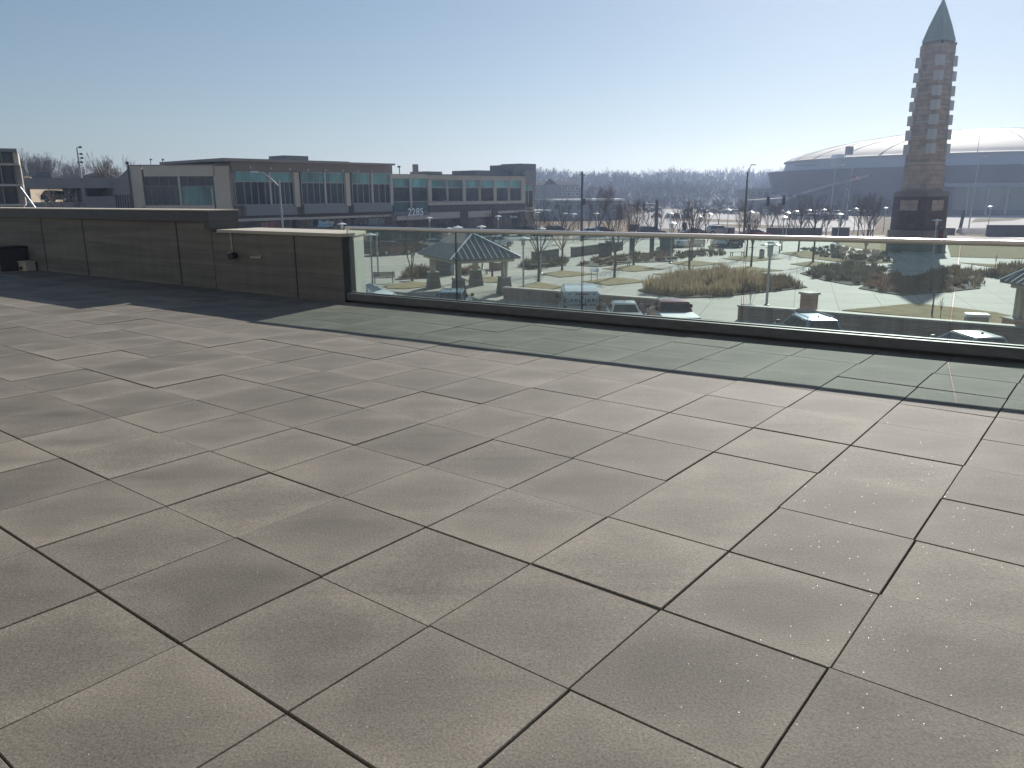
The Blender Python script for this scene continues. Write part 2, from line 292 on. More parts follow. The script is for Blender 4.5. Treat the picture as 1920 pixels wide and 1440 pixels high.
# ------------------------------------------------------------------ mesh helpers
class MB:
    def __init__(s): s.v = []; s.f = []; s.mi = []
    def add(s, vs, fs, mi=0):
        o = len(s.v); s.v += [Vector(v) for v in vs]; s.f += [tuple(i+o for i in f) for f in fs]; s.mi += [mi]*len(fs); return s
    def hexa(s, b, t, mi=0):                         # b, t: 4 points each, counter-clockwise from above
        return s.add(list(b)+list(t), [(3, 2, 1, 0), (4, 5, 6, 7), (0, 1, 5, 4), (1, 2, 6, 5), (2, 3, 7, 6), (3, 0, 4, 7)], mi)
    def box(s, x0, y0, z0, x1, y1, z1, mi=0):
        return s.hexa([(x0, y0, z0), (x1, y0, z0), (x1, y1, z0), (x0, y1, z0)], [(x0, y0, z1), (x1, y0, z1), (x1, y1, z1), (x0, y1, z1)], mi)
    def obox(s, p, a, b, h, mi=0):                   # corner p, edge vectors a and b (b to the left of a), height h
        p, a, b = Vector(p), Vector(a), Vector(b); k = Vector((0, 0, h))
        return s.hexa([p, p+a, p+a+b, p+b], [p+k, p+a+k, p+a+b+k, p+b+k], mi)
    def prism(s, poly, z0, z1, mi=0):
        n = len(poly); vs = [(x, y, z0) for x, y in poly]+[(x, y, z1) for x, y in poly]
        fs = [tuple(range(n-1, -1, -1)), tuple(range(n, 2*n))]+[(i, (i+1) % n, n+(i+1) % n, n+i) for i in range(n)]
        return s.add(vs, fs, mi)
    def frus(s, c, w0, d0, w1, d1, z0, z1, rot=0, mi=0):
        ca, sa = math.cos(rot), math.sin(rot)
        def q(w, d, z): return [(c[0]+x*ca-y*sa, c[1]+x*sa+y*ca, z) for x, y in ((-w/2, -d/2), (w/2, -d/2), (w/2, d/2), (-w/2, d/2))]
        return s.hexa(q(w0, d0, z0), q(w1, d1, z1), mi)
    def tube(s, p0, p1, r0, r1=None, n=8, cap=True, mi=0):
        p0, p1 = Vector(p0), Vector(p1); r1 = r0 if r1 is None else r1
        d = (p1-p0)
        if d.length < 1e-6: return s
        d.normalize(); a = d.cross(Vector((0, 0, 1)) if abs(d.z) < .95 else Vector((1, 0, 0))).normalized(); b = d.cross(a)
        vs = []
        for p, r in ((p0, r0), (p1, r1)):
            for k in range(n):
                t = 2*math.pi*k/n; vs.append(p+a*(r*math.cos(t))+b*(r*math.sin(t)))
        fs = [(k, (k+1) % n, n+(k+1) % n, n+k) for k in range(n)]
        if cap: fs += [tuple(range(n-1, -1, -1)), tuple(range(n, 2*n))]
        return s.add(vs, fs, mi)
    def lathe(s, prof, n=16, c=(0, 0, 0), mi=0):     # prof: (r, z) list
        vs = []; fs = []; m = len(prof)
        for r, z in prof:
            for k in range(n): t = 2*math.pi*k/n; vs.append((c[0]+r*math.cos(t), c[1]+r*math.sin(t), c[2]+z))
        for i in range(m-1):
            for k in range(n): fs.append((i*n+k, i*n+(k+1) % n, (i+1)*n+(k+1) % n, (i+1)*n+k))
        fs.append(tuple(range(n-1, -1, -1))); fs.append(tuple((m-1)*n+k for k in range(n)))
        return s.add(vs, fs, mi)
    def build(s, name, mats, parent=None, smooth=False, local=False, bevel=0):
        o0 = parent_origin(parent) if (parent and not local) else Vector((0, 0, 0))
        me = bpy.data.meshes.new(name); me.from_pydata([v-o0 for v in s.v], [], s.f)
        ms = mats if isinstance(mats, (list, tuple)) else [mats]
        for m in ms: me.materials.append(m)
        if len(ms) > 1: me.polygons.foreach_set('material_index', s.mi)
        if bevel:
            bm = bmesh.new(); bm.from_mesh(me)
            ed = [e for e in bm.edges if len(e.link_faces) == 2 and e.calc_face_angle(0) > .25]
            bmesh.ops.bevel(bm, geom=ed, offset=bevel, segments=2, affect='EDGES', clamp_overlap=True); bm.to_mesh(me); bm.free()
        if smooth:
            me.polygons.foreach_set('use_smooth', [True]*len(me.polygons))
            me.set_sharp_from_angle(angle=R(40))
        me.update()
        o = bpy.data.objects.new(name, me); C.objects.link(o)
        if parent: o.parent = parent
        return o
def parent_origin(p):
    v = Vector((0, 0, 0))
    while p: v += p.location; p = p.parent
    return v
def thing(name, label, cat, loc, rz=0, group=None):
    o = bpy.data.objects.new(name, None); C.objects.link(o); o.location = loc; o.rotation_euler = (0, 0, rz); o.empty_display_size = .3
    return tag(o, label, cat, group)
def tag(o, label, cat, group=None):
    o['label'] = label; o['category'] = cat
    if group: o['group'] = group
    return o
def struct(o): o['kind'] = 'structure'; return o
def copy_tree(o, parent=None):
    c = o.copy(); C.objects.link(c)
    if parent: c.parent = parent
    for ch in list(o.children): copy_tree(ch, c)
    return c
def dup(o, loc, rz, label, group=None, scale=None):
    c = copy_tree(o); c.location = loc; c.rotation_euler = (0, 0, rz); c['label'] = label
    if group: c['group'] = group
    if scale: c.scale = (scale, scale, scale)
    return c
class Proto:                                          # first use moves the source itself, later ones copy it
    def __init__(s, make): s.make = make; s.o = None
    def put(s, loc, rz, label, group=None, scale=1.0):
        if s.o is None:
            s.o = s.make(); o = s.o; o.location = loc; o.rotation_euler = (0, 0, rz); o['label'] = label
            if group: o['group'] = group
            o.scale = (scale,)*3; return o
        o = dup(s.o, loc, rz, label, group); o.scale = (scale,)*3; return o
def text(name, s, size, loc, xdir, up, m, parent, extrude=.02):
    cu = bpy.data.curves.new(name, 'FONT'); cu.body = s; cu.size = size; cu.extrude = extrude; cu.offset = size*.018; cu.space_character = 1.08; cu.align_x = 'CENTER'; cu.align_y = 'CENTER'; cu.materials.append(m)
    t = bpy.data.objects.new(name+'_curve', cu); C.objects.link(t)
    x = Vector(xdir).normalized(); u = Vector(up).normalized(); n = x.cross(u)
    dg = bpy.context.evaluated_depsgraph_get(); me = bpy.data.meshes.new_from_object(t.evaluated_get(dg)); me.name = name
    bpy.data.objects.remove(t); bpy.data.curves.remove(cu)
    o = bpy.data.objects.new(name, me); C.objects.link(o)
    o.parent = parent
    mw = Matrix(((x.x, u.x, n.x, 0), (x.y, u.y, n.y, 0), (x.z, u.z, n.z, 0), (0, 0, 0, 1)))
    mw.translation = Vector(loc) - (parent_origin(parent) if parent and parent.rotation_euler.z == 0 else Vector((0, 0, 0)))
    o.matrix_local = mw
    return o

exec_sections = []
# ------------------------------------------------------------------ terrace: pavers, wall, glass railing
TY, TO, TS = -0.66943, Vector((0.25302, 5.19967, 0)), 0.61
e1 = Vector((math.cos(TY), math.sin(TY), 0)); e2 = Vector((-math.sin(TY), math.cos(TY), 0))
RA = R(-32.436); rd = Vector((math.cos(RA), math.sin(RA), 0)); rn = Vector((-rd.y, rd.x, 0)); RP = Vector((0, 9.6895, 0))
WA = R(-35.494); wd = Vector((math.cos(WA), math.sin(WA), 0)); wn = Vector((-wd.y, wd.x, 0)); WP = Vector((0, 9.4889, 0))
KX = -2.33                                           # where wall and railing meet

def build_pavers():
    groups = (MB(), MB()); tr = random.Random(3)
    rowoff = {}
    for a in range(-34, 27):
        for b in range(-32, 34):
            c = TO + e1*((a+.5)*TS) + e2*((b+.5)*TS)
            if c.x < -17 or c.x > 8.5 or c.y < -3.5 or c.y > 22.5: continue
            left = c.x < KX
            dist = (c-WP).dot(wn) if left else (c-RP).dot(rn)
            if dist > .55: continue
            if b not in rowoff: rowoff[b] = tr.gauss(0, .003)
            off = rowoff[b] + (tr.choice((0, 0, 0, .09)) if a < -5 and b > 8 else 0)
            jx, jy, jr, jz = tr.gauss(0, .0008)+off, tr.gauss(0, .0008), tr.gauss(0, .0010), tr.gauss(0, .0016)
            gx = .0026 + abs(tr.gauss(0, .0007)); gy = .0021 + abs(tr.gauss(0, .0005))
            if b in (-6, -10): gy += .004
            h = TS/2; ch = .0022
            ca, sa = math.cos(jr), math.sin(jr)
            tx, ty = tr.gauss(0, .0018), tr.gauss(0, .0018)
            def q(u, v, z):
                u2, v2 = u*ca-v*sa+jx, u*sa+v*ca+jy
                p = c + e1*u2 + e2*v2; return (p.x, p.y, z+jz+u*tx+v*ty)
            U, V = h-gx, h-gy
            lo = [q(-U, -V, -.045), q(U, -V, -.045), q(U, V, -.045), q(-U, V, -.045)]
            mi = [q(-U, -V, -.0035), q(U, -V, -.0035), q(U, V, -.0035), q(-U, V, -.0035)]
            tp = [q(-U+ch, -V+ch, 0), q(U-ch, -V+ch, 0), q(U-ch, V-ch, 0), q(-U+ch, V-ch, 0)]
            g = groups[0 if left else 1]; o = len(g.v)
            g.v += [Vector(v) for v in lo+mi+tp]
            for k in range(4):
                k2 = (k+1) % 4
                g.f += [(o+k, o+k2, o+4+k2, o+4+k), (o+4+k, o+4+k2, o+8+k2, o+8+k)]
            g.f.append((o+8, o+9, o+10, o+11))
            g.mi += [0]*9
    bm = bmesh.new()
    for g, P, n, cut in ((groups[0], WP, wn, .12), (groups[1], RP, rn, .10)):
        b2 = bmesh.new(); me = bpy.data.meshes.new('t'); me.from_pydata(g.v, [], g.f); uv = me.uv_layers.new(name='UVMap')
        for pl in me.polygons:
            for k, li in enumerate(pl.loop_indices): uv.data[li].uv = ((0, 0), (1, 0), (1, 1), (0, 1))[k] if pl.index % 9 == 8 else (0, 0)
        b2.from_mesh(me)
        bmesh.ops.bisect_plane(b2, geom=b2.verts[:]+b2.edges[:]+b2.faces[:], plane_co=P+n*cut, plane_no=n, clear_outer=True)
        b2.to_mesh(me); b2.free(); bm.from_mesh(me); bpy.data.meshes.remove(me)
    me = bpy.data.meshes.new('terrace'); bm.to_mesh(me); bm.free(); me.materials.append(M['paver'])
    o = bpy.data.objects.new('terrace', me); C.objects.link(o); struct(o)
build_pavers()
A = Vector((-2.389, 11.192, 0)); Q = Vector((-2.273, 11.352, 0)); Bc = Vector((-2.25, 12.0, 0))
wl = A - wd*14                                       # far left end of the wall line
r_end = RP + rd*11.5
# sub-base and outer face of the terrace
mb = MB()
mb.prism([(-18, -4), (10, -4), (r_end.x, r_end.y), ((RP+rn*.2+rd*11.5).x, (RP+rn*.2+rd*11.5).y), (Q.x, Q.y+.25), (-18, 22.9)], G-.5, -.05)
struct(mb.build('terrace_base', M['gap']))
# parapet walls
def wp(s, o=0): return A - wd*s + wn*o               # s metres to the left of the end, o outward
low = thing('low_parapet_wall', 'low board-marked concrete wall with pale stone coping ending at the glass railing', 'wall', A)
S1 = 3.06
mb = MB(); p = [wp(S1), A, Q, Bc, wp(S1, .72)]
mb.prism([(v.x, v.y) for v in p], -.06, .925); mb.build('wall_body', M['wallconc'], low)
mb = MB(); mb.obox(A+wd*.004, Vector((0, 0, 0))+wd*.012, Q-A, .92); mb.build('end_plate', M['iron'], low)
mb = MB(); mb.prism([(v.x, v.y) for v in (Q+Vector((.004, .02, 0)), Q+Vector((.02, .02, 0)), Bc+Vector((.02, 0, 0)), Bc+Vector((.004, 0, 0)))], -.05, .92); mb.build('end_facing', M['stone'], low)
c = [wp(S1-.18, -.03), A-wn*.03+wd*.035, Q+Vector((.045, 0, 0)), Bc+Vector((.05, .06, 0)), wp(S1-.18, .80)]
mb = MB(); mb.prism([(v.x, v.y) for v in c], .927, .975); mb.build('coping', M['cap'], low, bevel=.006)
for px, py in ((553, 470),):
    q = atP(px, py, A, wn); s = -(q-A).dot(wd)
    mb = MB(); mb.obox(wp(s+.012, -.004), wd*.024, wn*.02, .915); mb.build('control_joint', M['joint'], low)
mb = MB(); mb.obox(wp(S1-.2, -.004), wd*(S1-.22), wn*.01, .010); 
tall = thing('tall_parapet_wall', 'taller concrete wall with dark metal coping on the left of the terrace', 'wall', wp(S1))
mb = MB(); p = [wp(19), wp(S1+.02), wp(S1+.02, .5), wp(19, .5)]; mb.prism([(v.x, v.y) for v in p], -.06, 1.09); mb.build('wall_body', M['wallconc'], tall)
mb = MB(); p = [wp(19, -.05), wp(S1-.02, -.05), wp(S1-.02, .52), wp(19, .52)]; mb.prism([(v.x, v.y) for v in p], 1.092, 1.262); mb.build('coping', M['darkcap'], tall, bevel=.004)
mb = MB(); p = [wp(19, -.06), wp(S1-.03, -.06), wp(S1-.03, .53), wp(19, .53)]; mb.prism([(v.x, v.y) for v in p], 1.265, 1.283); mb.build('coping_cap', M['cap'], tall)
mb = MB(); p = [wp(S1+.13, -.045), wp(S1-.015, -.045), wp(S1-.015, .51), wp(S1+.13, .51)]; mb.prism([(v.x, v.y) for v in p], .978, 1.09); mb.build('end_trim', M['darkcap'], tall)
for px, py in ((80, 440), (157, 440), (333, 450)):
    q = atP(px, py, A, wn); s = -(q-A).dot(wd)
    mb = MB(); mb.obox(wp(s+.014, -.004), wd*.028, wn*.02, 1.085); mb.build('control_joint', M['joint'], tall)
# the building the terrace belongs to, behind the camera: pale stone piers, dark glass
HB = -WP*0
fb0 = Vector((0, -5.4, 0)); mbw = MB(); mbp = MB(); mbg = MB(); mbb = MB()
mbb.obox(fb0-wd*26-wn*6, wd*44, wn*5.7, 8.6)
for k in range(12):
    o = fb0-wd*26+wd*(k*3.9); mbw.obox(o-wn*.3, wd*.9, wn*.45, 8.5); mbg.obox(o+wd*.9-wn*.3, wd*3.0, wn*.1, 8.0)
for z in (3.3, 7.3): mbp.obox(fb0-wd*26-wn*.3+Vector((0, 0, z)), wd*44, wn*.32, .75)
struct(mbb.build('building_core', M['taupe'])); struct(mbw.build('building_facade', M['beige'])); struct(mbp.build('building_facade', M['taupe'])); struct(mbg.build('building_glass', M['tealdark']))
# little fittings on the wall
q = atP(441, 477, A, wn); s = -(q-A).dot(wd)
fx = thing('wall_spotlight', 'small grey wall spotlight with a black lens below a pale drip stain', 'light', q)
mb = MB(); mb.obox(wp(s+.10, -.07)+Vector((0, 0, q.z-.045)), wd*.10, wn*.066, .085); mb.build('housing', M['steel'], fx, bevel=.008)
mb = MB(); mb.tube(wp(s-.05, -.13)+Vector((0, 0, q.z-.02)), wp(s-.02, -.02)+Vector((0, 0, q.z-.01)), .055, .05, n=14); mb.build('lens', M['iron'], fx)
mb = MB(); mb.tube(wp(s+.045, -.014)+Vector((0, 0, q.z+.045)), wp(s+.045, -.014)+Vector((0, 0, .92)), .013, n=8); mb.build('drip_stain', M['stone'], fx)  # thin tube modelled in place of the pale drip stain above the fixture
q = atP(480, 480, A, wn); s = -(q-A).dot(wd)
op = thing('outlet_cover', 'long pale outlet cover plate low on the concrete wall', 'outlet cover', q)
mb = MB(); mb.obox(wp(s+.13, -.018)+Vector((0, 0, q.z-.035)), wd*.26, wn*.016, .05); mb.build('cover', M['stone'], op, bevel=.004)
mb = MB(); mb.obox(wp(s+.11, -.026)+Vector((0, 0, q.z-.0)), wd*.2, wn*.006, .010); mb.build('slot', M['iron'], op)
# cabinet and box in the far left corner
q = at(-42, 511, 0); q2 = wp(-(q-A).dot(wd), -.30)
cb_ = thing('planter_box', 'dark square planter standing in shadow at the far left wall', 'planter', q2)
mb = MB(); mb.frus((q2.x, q2.y), .5, .5, .56, .56, 0, .46, WA); mb.build('tub', M['darkcap'], cb_, bevel=.01)
mb = MB(); mb.frus((q2.x, q2.y), .6, .6, .6, .6, .462, .50, WA); mb.build('rim', M['iron'], cb_, bevel=.006)
q = at(4, 511, 0); q2 = wp(-(q-A).dot(wd), -.14)
cb_ = thing('lit_patch_box', 'small tan box added in place of a lit patch beside the dark planter', 'box', q2)  # tan box added to stand for a patch of light by the wall
mb = MB(); mb.frus((q2.x, q2.y), .34, .2, .34, .2, 0, .17, WA); mb.build('case', M['cap'], cb_, bevel=.01)
mb = MB(); mb.frus((q2.x, q2.y), .37, .23, .35, .21, .172, .2, WA); mb.build('lid', M['stone'], cb_, bevel=.006)
mb = MB(); mb.obox(wp(-(q-A).dot(wd)+.12, -.245)+Vector((0, 0, .03)), wd*.14, wn*.004, .06); mb.build('vent', M['iron'], cb_)
# glass railing
rl = thing('glass_railing', 'frameless glass railing with brushed steel top rail along the terrace edge', 'railing', RP+rn*.06)
GP = RP + rn*.095
def rs(px, py): return (atP(px, py, GP, rn)-GP).dot(rd)
s0 = (Q-GP).dot(rd)-.02
js = [s0+.01]+[rs(*q) for q in ((856, 500), (1092, 510), (1395, 520), (1788, 560))]
step = js[-1]-js[-2]; js += [js[-1]+step, js[-1]+2*step, js[-1]+3*step]
mb = MB(); mb.obox(GP+rd*(s0+.0)-rn*.095+Vector((0, 0, .035)), rd*(js[-1]-s0), rn*.19, .10); mb.build('base_channel', M['curb'], rl, bevel=.006)
mb = MB(); mb.obox(GP+rd*(s0+.0)-rn*.05+Vector((0, 0, -.04)), rd*(js[-1]-s0), rn*.13, .073); mb.build('base_plinth', M['iron'], rl)
mb = MB(); mb.obox(GP+rd*(s0+.0)-rn*.02+Vector((0, 0, .1355)), rd*(js[-1]-s0), rn*.04, .012); mb.build('glazing_gasket', M['curb'], rl)
mb = MB()
prof = []
for k in range(12):                                   # rounded rectangular rail section
    t = 2*math.pi*k/12+math.pi/12; cx, cz = math.cos(t), math.sin(t)
    prof.append((.031*math.copysign(abs(cx)**.55, cx), 1.046+.027*math.copysign(abs(cz)**.55, cz)))
vs = []; 
for s_ in (s0-.0, js[-1]):
    for o_, z_ in prof: v = GP+rd*s_+rn*o_; vs.append((v.x, v.y, z_))
mb.add(vs, [(k, (k+1) % 12, 12+(k+1) % 12, 12+k) for k in range(12)]+[tuple(range(11, -1, -1)), tuple(range(12, 24))]); mb.build('top_rail', M['rail'], rl, smooth=True)
for a, b in zip(js, js[1:]):
    mb = MB(); mb.obox(GP+rd*(a+.008)-rn*.0085+Vector((0, 0, .09)), rd*(b-a-.016), rn*.017, .94)
    g = mb.build('glass_panel', M['glass'], rl)
    for sx in (a+.0075, b-.0085):
        mb = MB(); mb.obox(GP+rd*sx-rn*.0085+Vector((0, 0, .14)), rd*.001, rn*.017, .88); mb.build('panel_edge', M['seal'], g, local=False)
# ------------------------------------------------------------------ ground, roads, plaza, lawns
mb = MB(); S = 5200
mb.add([(-S, -S, G), (S, -S, G), (S, S, G), (-S, S, G)], [(0, 1, 2, 3)]); struct(mb.build('ground', M['dry']))
def sheet(name, pts, h, m, thick=0.0, world=False):
    w = [Vector(p) if world else at(p[0], p[1], G+h) for p in pts]
    area = sum(w[i].x*w[(i+1) % len(w)].y-w[(i+1) % len(w)].x*w[i].y for i in range(len(w)))
    if area < 0: w.reverse()
    mb = MB(); mb.prism([(v.x, v.y) for v in w], G+h-max(thick, .004), G+h); return struct(mb.build(name, m))
W1a, W1b = Vector((-.55, 53.6, 0)), Vector((8.7, 47.1, 0)); W2a, W2b = Vector((12.85, 44.0, 0)), Vector((27.5, 33.6, 0))
wdir = (W2b-W1a).normalized(); wnorm = Vector((-wdir.y, wdir.x, 0))
f0 = W1a - wdir*60; f1 = W1a + wdir*70
sheet('street', [f0-wnorm*46+wdir*20, f1-wnorm*46, f1-wnorm*1.0, f0-wnorm*1.0], .02, M['asphalt'], world=True)
mb = MB()
for k in range(-3, 12):                                # painted stall lines in front of the planter walls
    p = W1a + wdir*(2.2+k*3.05) - wnorm*1.25; mb.add([(p.x, p.y, G+.026), (p.x-.16, p.y-5.4, G+.026), (p.x-.05, p.y-5.4, G+.026), (p.x+.11, p.y, G+.026)], [(0, 1, 2, 3)])
struct(mb.build('road_marking', mat('worn_white_line', (.42, .42, .40), .8, col2=(.16, .16, .16), scale=4, detail=8)))
sheet('plaza', [f0-wnorm*1.0, f1-wnorm*1.0, Vector((95, 60, 0)), Vector((95, 118, 0)), Vector((20, 121, 0)), Vector((-22, 119, 0)), at(700, 478, G), at(560, 492, G)], .12, M['concrete'], thick=.12, world=True)
def lawn(name, pts, h=.17): return sheet(name, pts, h, M['lawn'], thick=.06)
lawns = [
 [(969, 538), (1012, 529), (1057, 537), (1028, 544)], [(1014.6, 513.3), (1055, 507), (1118.7, 513.3), (1050, 519.6)],
 [(1129, 503.3), (1187.5, 496.5), (1246, 504), (1187.5, 509)], [(1091.7, 526.9), (1154, 519.5), (1220.8, 526.9), (1141.7, 534.6)],
 [(1254, 493.5), (1296, 487.5), (1354, 494), (1302, 499)], [(1225, 513), (1291.7, 508.5), (1341, 513), (1271, 520.6)],
 [(1343.7, 505), (1400, 499), (1468.7, 507), (1408, 510)], [(1354, 484.6), (1400, 479), (1464.6, 485), (1408, 490)],
 [(1481, 494.6), (1525, 489), (1575, 495.6), (1521, 500.5)],
 [(720, 536), (772, 527), (806, 530), (806, 536), (760, 541), (727, 540)], [(866, 524), (905, 519), (946, 518), (950, 525), (932, 529), (890, 528)],
 [(1579, 581), (1719, 568), (1867, 585), (1930, 600), (1930, 640), (1850, 606)],
 [(1776, 457), (1960, 461), (1960, 486), (1783, 481)], [(1560, 453), (1690, 453), (1690, 474), (1600, 464)],
 [(1462, 474), (1510, 470), (1600, 480), (1682, 492), (1600, 494), (1500, 482)], [(1800, 492), (1960, 500), (1960, 506), (1850, 499)]]
for l in lawns: lawn('lawn', l)
for l in ([(1196, 543), (1217, 549), (1283, 558), (1346, 556), (1458, 545), (1514, 538), (1479, 522), (1346, 512), (1265, 521)],
          [(1500, 512), (1560, 497), (1615, 496), (1662, 505), (1640, 531), (1595, 534), (1540, 524)],
          [(1610, 540), (1640, 522), (1700, 520), (1790, 500), (1842, 512), (1838, 540), (1760, 548), (1690, 553), (1650, 547)],
          [(1840, 517), (1880, 502), (1930, 506), (1930, 518), (1880, 522)], [(975, 498), (1060, 485), (1062, 497), (985, 505)],
          [(740, 524), (782, 507), (806, 512), (800, 521)], [(862, 512), (893, 504), (896, 510), (870, 516)],
          [(1080, 497), (1130, 480), (1262, 470), (1262, 490), (1190, 492), (1120, 500)]):
    sheet('planting_bed', l, .18, M['mulch'], thick=.07)
sheet('parking_lot', [(560, 496), (795, 474), (965, 453), (1000, 441), (900, 435), (560, 440)], .05, M['asphalt'], thick=.02)
sheet('road', [(955, 447.5), (1660, 449.5), (1660, 441), (955, 437)], .06, M['road'], thick=.04)
sheet('parking_lot', [(1200, 427), (1480, 437), (1640, 430), (1640, 404), (1500, 399), (1250, 392), (1180, 405)], .05, M['lot'], thick=.03)
sheet('parking_lot', [(1768, 430), (1990, 432), (1990, 403), (1768, 405)], .05, M['lot'], thick=.03)
sheet('road', [(1768, 447), (1990, 459), (1990, 450.5), (1768, 441)], .16, M['lot'], thick=.14)
sheet('grass_strip', [(1250, 413), (1420, 418), (1420, 413), (1262, 409)], .08, M['dry'], thick=.03)
sheet('grass_strip', [(1330, 426), (1500, 429), (1500, 423), (1340, 420)], .08, M['dry'], thick=.03)
sheet('grass_strip', [(1820, 417), (1900, 413), (1930, 408), (1830, 409.5)], .08, M['dry'], thick=.03)

def inside(p, poly):
    c = False; n = len(poly); j = n-1
    for i in range(n):
        a, b = poly[i], poly[j]
        if (a.y > p[1]) != (b.y > p[1]) and p[0] < (b.x-a.x)*(p[1]-a.y)/(b.y-a.y)+a.x: c = not c
        j = i
    return c
def bed(name, pts, n, h, m, label, cat, width=.035, lean=.35, clump=.9, seed=1, world=False):
    r = random.Random(seed); poly = [at(p[0], p[1], G+.18) for p in pts]
    x0, x1 = min(p.x for p in poly), max(p.x for p in poly); y0, y1 = min(p.y for p in poly), max(p.y for p in poly)
    mb = MB(); k = 0; tries = 0; per = 42
    while k < n and tries < n:
        tries += 1
        cx, cy = r.uniform(x0, x1), r.uniform(y0, y1)
        if not inside((cx, cy), poly): continue
        nn = noise.noise(Vector((cx*clump, cy*clump, seed*3.1)))
        if nn < -.35 and r.random() < .7: continue
        ch = h*r.uniform(.5, 1.25)*(1+.45*nn); cr_ = (.16+.22*h)*r.uniform(.6, 1.3); ll = lean*r.uniform(.7, 1.7)
        for _ in range(int(per*r.uniform(.6, 1.3))):
            k += 1
            a = r.uniform(0, 6.283); rr = cr_*math.sqrt(r.random()); o_ = Vector((math.cos(a), math.sin(a), 0)); hh = ch*(.45+.6*r.random())*(1-.35*rr/cr_)
            a2 = a+r.gauss(0, .9); d = Vector((math.cos(a2), math.sin(a2), 0))*hh*ll*(.15+.85*rr/cr_); w = Vector((-math.sin(a2), math.cos(a2), 0))*width*r.uniform(.5, 1.2)
            b = Vector((cx, cy, G+.16))+o_*rr; mid = b+d*.35+Vector((0, 0, hh*.6)); tp = b+d+Vector((0, 0, hh))
            mb.add([b-w*.6, b+w*.6, mid+w*.8, mid-w*.8, tp], [(0, 1, 2, 3), (3, 2, 4)])
    o = mb.build(name, m); o['kind'] = 'stuff'; tag(o, label, cat); return o
bed('tall_grass', [(1203, 543), (1217, 549), (1283, 557), (1346, 555), (1420, 547), (1440, 524), (1346, 513), (1265, 522), (1240, 532)], 9500, 1.25, M['tan'], 'tall tan ornamental grass filling the bed behind the red pickup', 'ornamental grass', seed=1)
bed('dry_perennials', [(1410, 548), (1458, 544), (1510, 537), (1479, 523), (1430, 520)], 2200, .8, M['brownplant'], 'brown dried perennials at the end of the tan grass bed', 'plants', seed=2)
bed('shrub_bed', [(1505, 511), (1560, 498), (1615, 497), (1662, 506), (1640, 530), (1595, 533), (1540, 523)], 4200, .75, M['greyplant'], 'dark grey-green winter shrubs filling the bed left of the tower shadow', 'shrubs', width=.06, lean=.6, seed=3)
bed('shrub_bed', [(1616, 538), (1640, 524), (1690, 522), (1706, 540), (1690, 550), (1650, 546)], 2200, .8, M['rust'], 'rust red winter shrubs in front of the tower shadow', 'shrubs', width=.05, lean=.5, seed=4)
bed('shrub_bed', [(1690, 550), (1700, 524), (1790, 502), (1842, 512), (1838, 538), (1760, 547)], 4200, .7, M['brownplant'], 'brown twiggy shrubs in the bed crossing the glass joint right of the tower shadow', 'shrubs', width=.04, lean=.4, seed=5)
bed('shrub_bed', [(1843, 516), (1880, 503), (1930, 506), (1930, 517), (1880, 521)], 1600, .9, M['brownplant'], 'low brown shrubs behind the metal roofed shelter corner', 'shrubs', width=.05, seed=6)
bed('shrub_bed', [(1500, 467), (1565, 462), (1680, 479), (1682, 491), (1630, 491), (1540, 481)], 3600, .6, M['greyplant'], 'long dark shrub bed stretching left of the tower foot', 'shrubs', width=.07, lean=.6, seed=7)
bed('shrub_bed', [(975, 498), (1060, 485), (1062, 496), (985, 504)], 2200, .8, M['greyplant'], 'dark shrubs below the two seat walls right of the shelter', 'shrubs', width=.06, lean=.6, seed=8)
bed('shrub_bed', [(742, 523), (782, 507), (806, 512), (800, 520)], 1500, 1.0, M['brownplant'], 'brown shrubs behind the backed park bench', 'shrubs', width=.05, lean=.6, seed=9)
bed('shrub_bed', [(862, 512), (893, 504), (896, 509), (870, 515)], 900, .8, M['rust'], 'pinkish brown low shrubs seen under the shelter roof', 'shrubs', width=.05, lean=.6, seed=10)
bed('shrub_bed', [(1082, 497), (1130, 482), (1262, 471), (1262, 489), (1190, 491), (1120, 499)], 3800, .55, M['brownplant'], 'brown winter shrubs in the bed around the dark pillars', 'shrubs', width=.05, lean=.6, seed=11)
bed('shrub_bed', [(1268, 474), (1345, 468), (1362, 477), (1262, 487)], 2200, .55, M['greyplant'], 'dark shrubs behind the young trees in the middle of the plaza', 'shrubs', width=.06, lean=.6, seed=12)

# ------------------------------------------------------------------ brick-faced planter walls along the street
def planter_wall(a, b, label, m):
    t = thing('planter_wall', label, 'wall', (a.x, a.y, G), 0, 'brick planter walls along the street')
    mb = MB(); mb.obox(Vector((a.x, a.y, G)), b-a, wnorm*.45, .84); mb.build('wall_body', m, t)
    mb = MB(); mb.obox(Vector((a.x, a.y, G+.842))-wnorm*.05-wdir*.05, (b-a)+wdir*.1, wnorm*.55, .09); mb.build('coping', M['cap'], t, bevel=.012)
    return t
planter_wall(W1a, W1b, 'brick planter wall behind the white van and the red pickup', M['brick'])
planter_wall(W2a, W2b, 'longer brick planter wall behind the two pale cars on the right', M['brick'])
q = at(1521, 578, G+.9)
t = thing('brick_pillar', 'square brick pillar with stone cap behind the right planter wall', 'pillar', (q.x, q.y, G))
mb = MB(); mb.frus((q.x, q.y+.4), .66, .66, .66, .66, G+.1, G+1.62, R(20)); mb.build('shaft', M['brick'], t)
mb = MB(); mb.frus((q.x, q.y+.4), .84, .84, .80, .80, G+1.622, G+1.74, R(20)); mb.build('cap', M['cap'], t, bevel=.01)

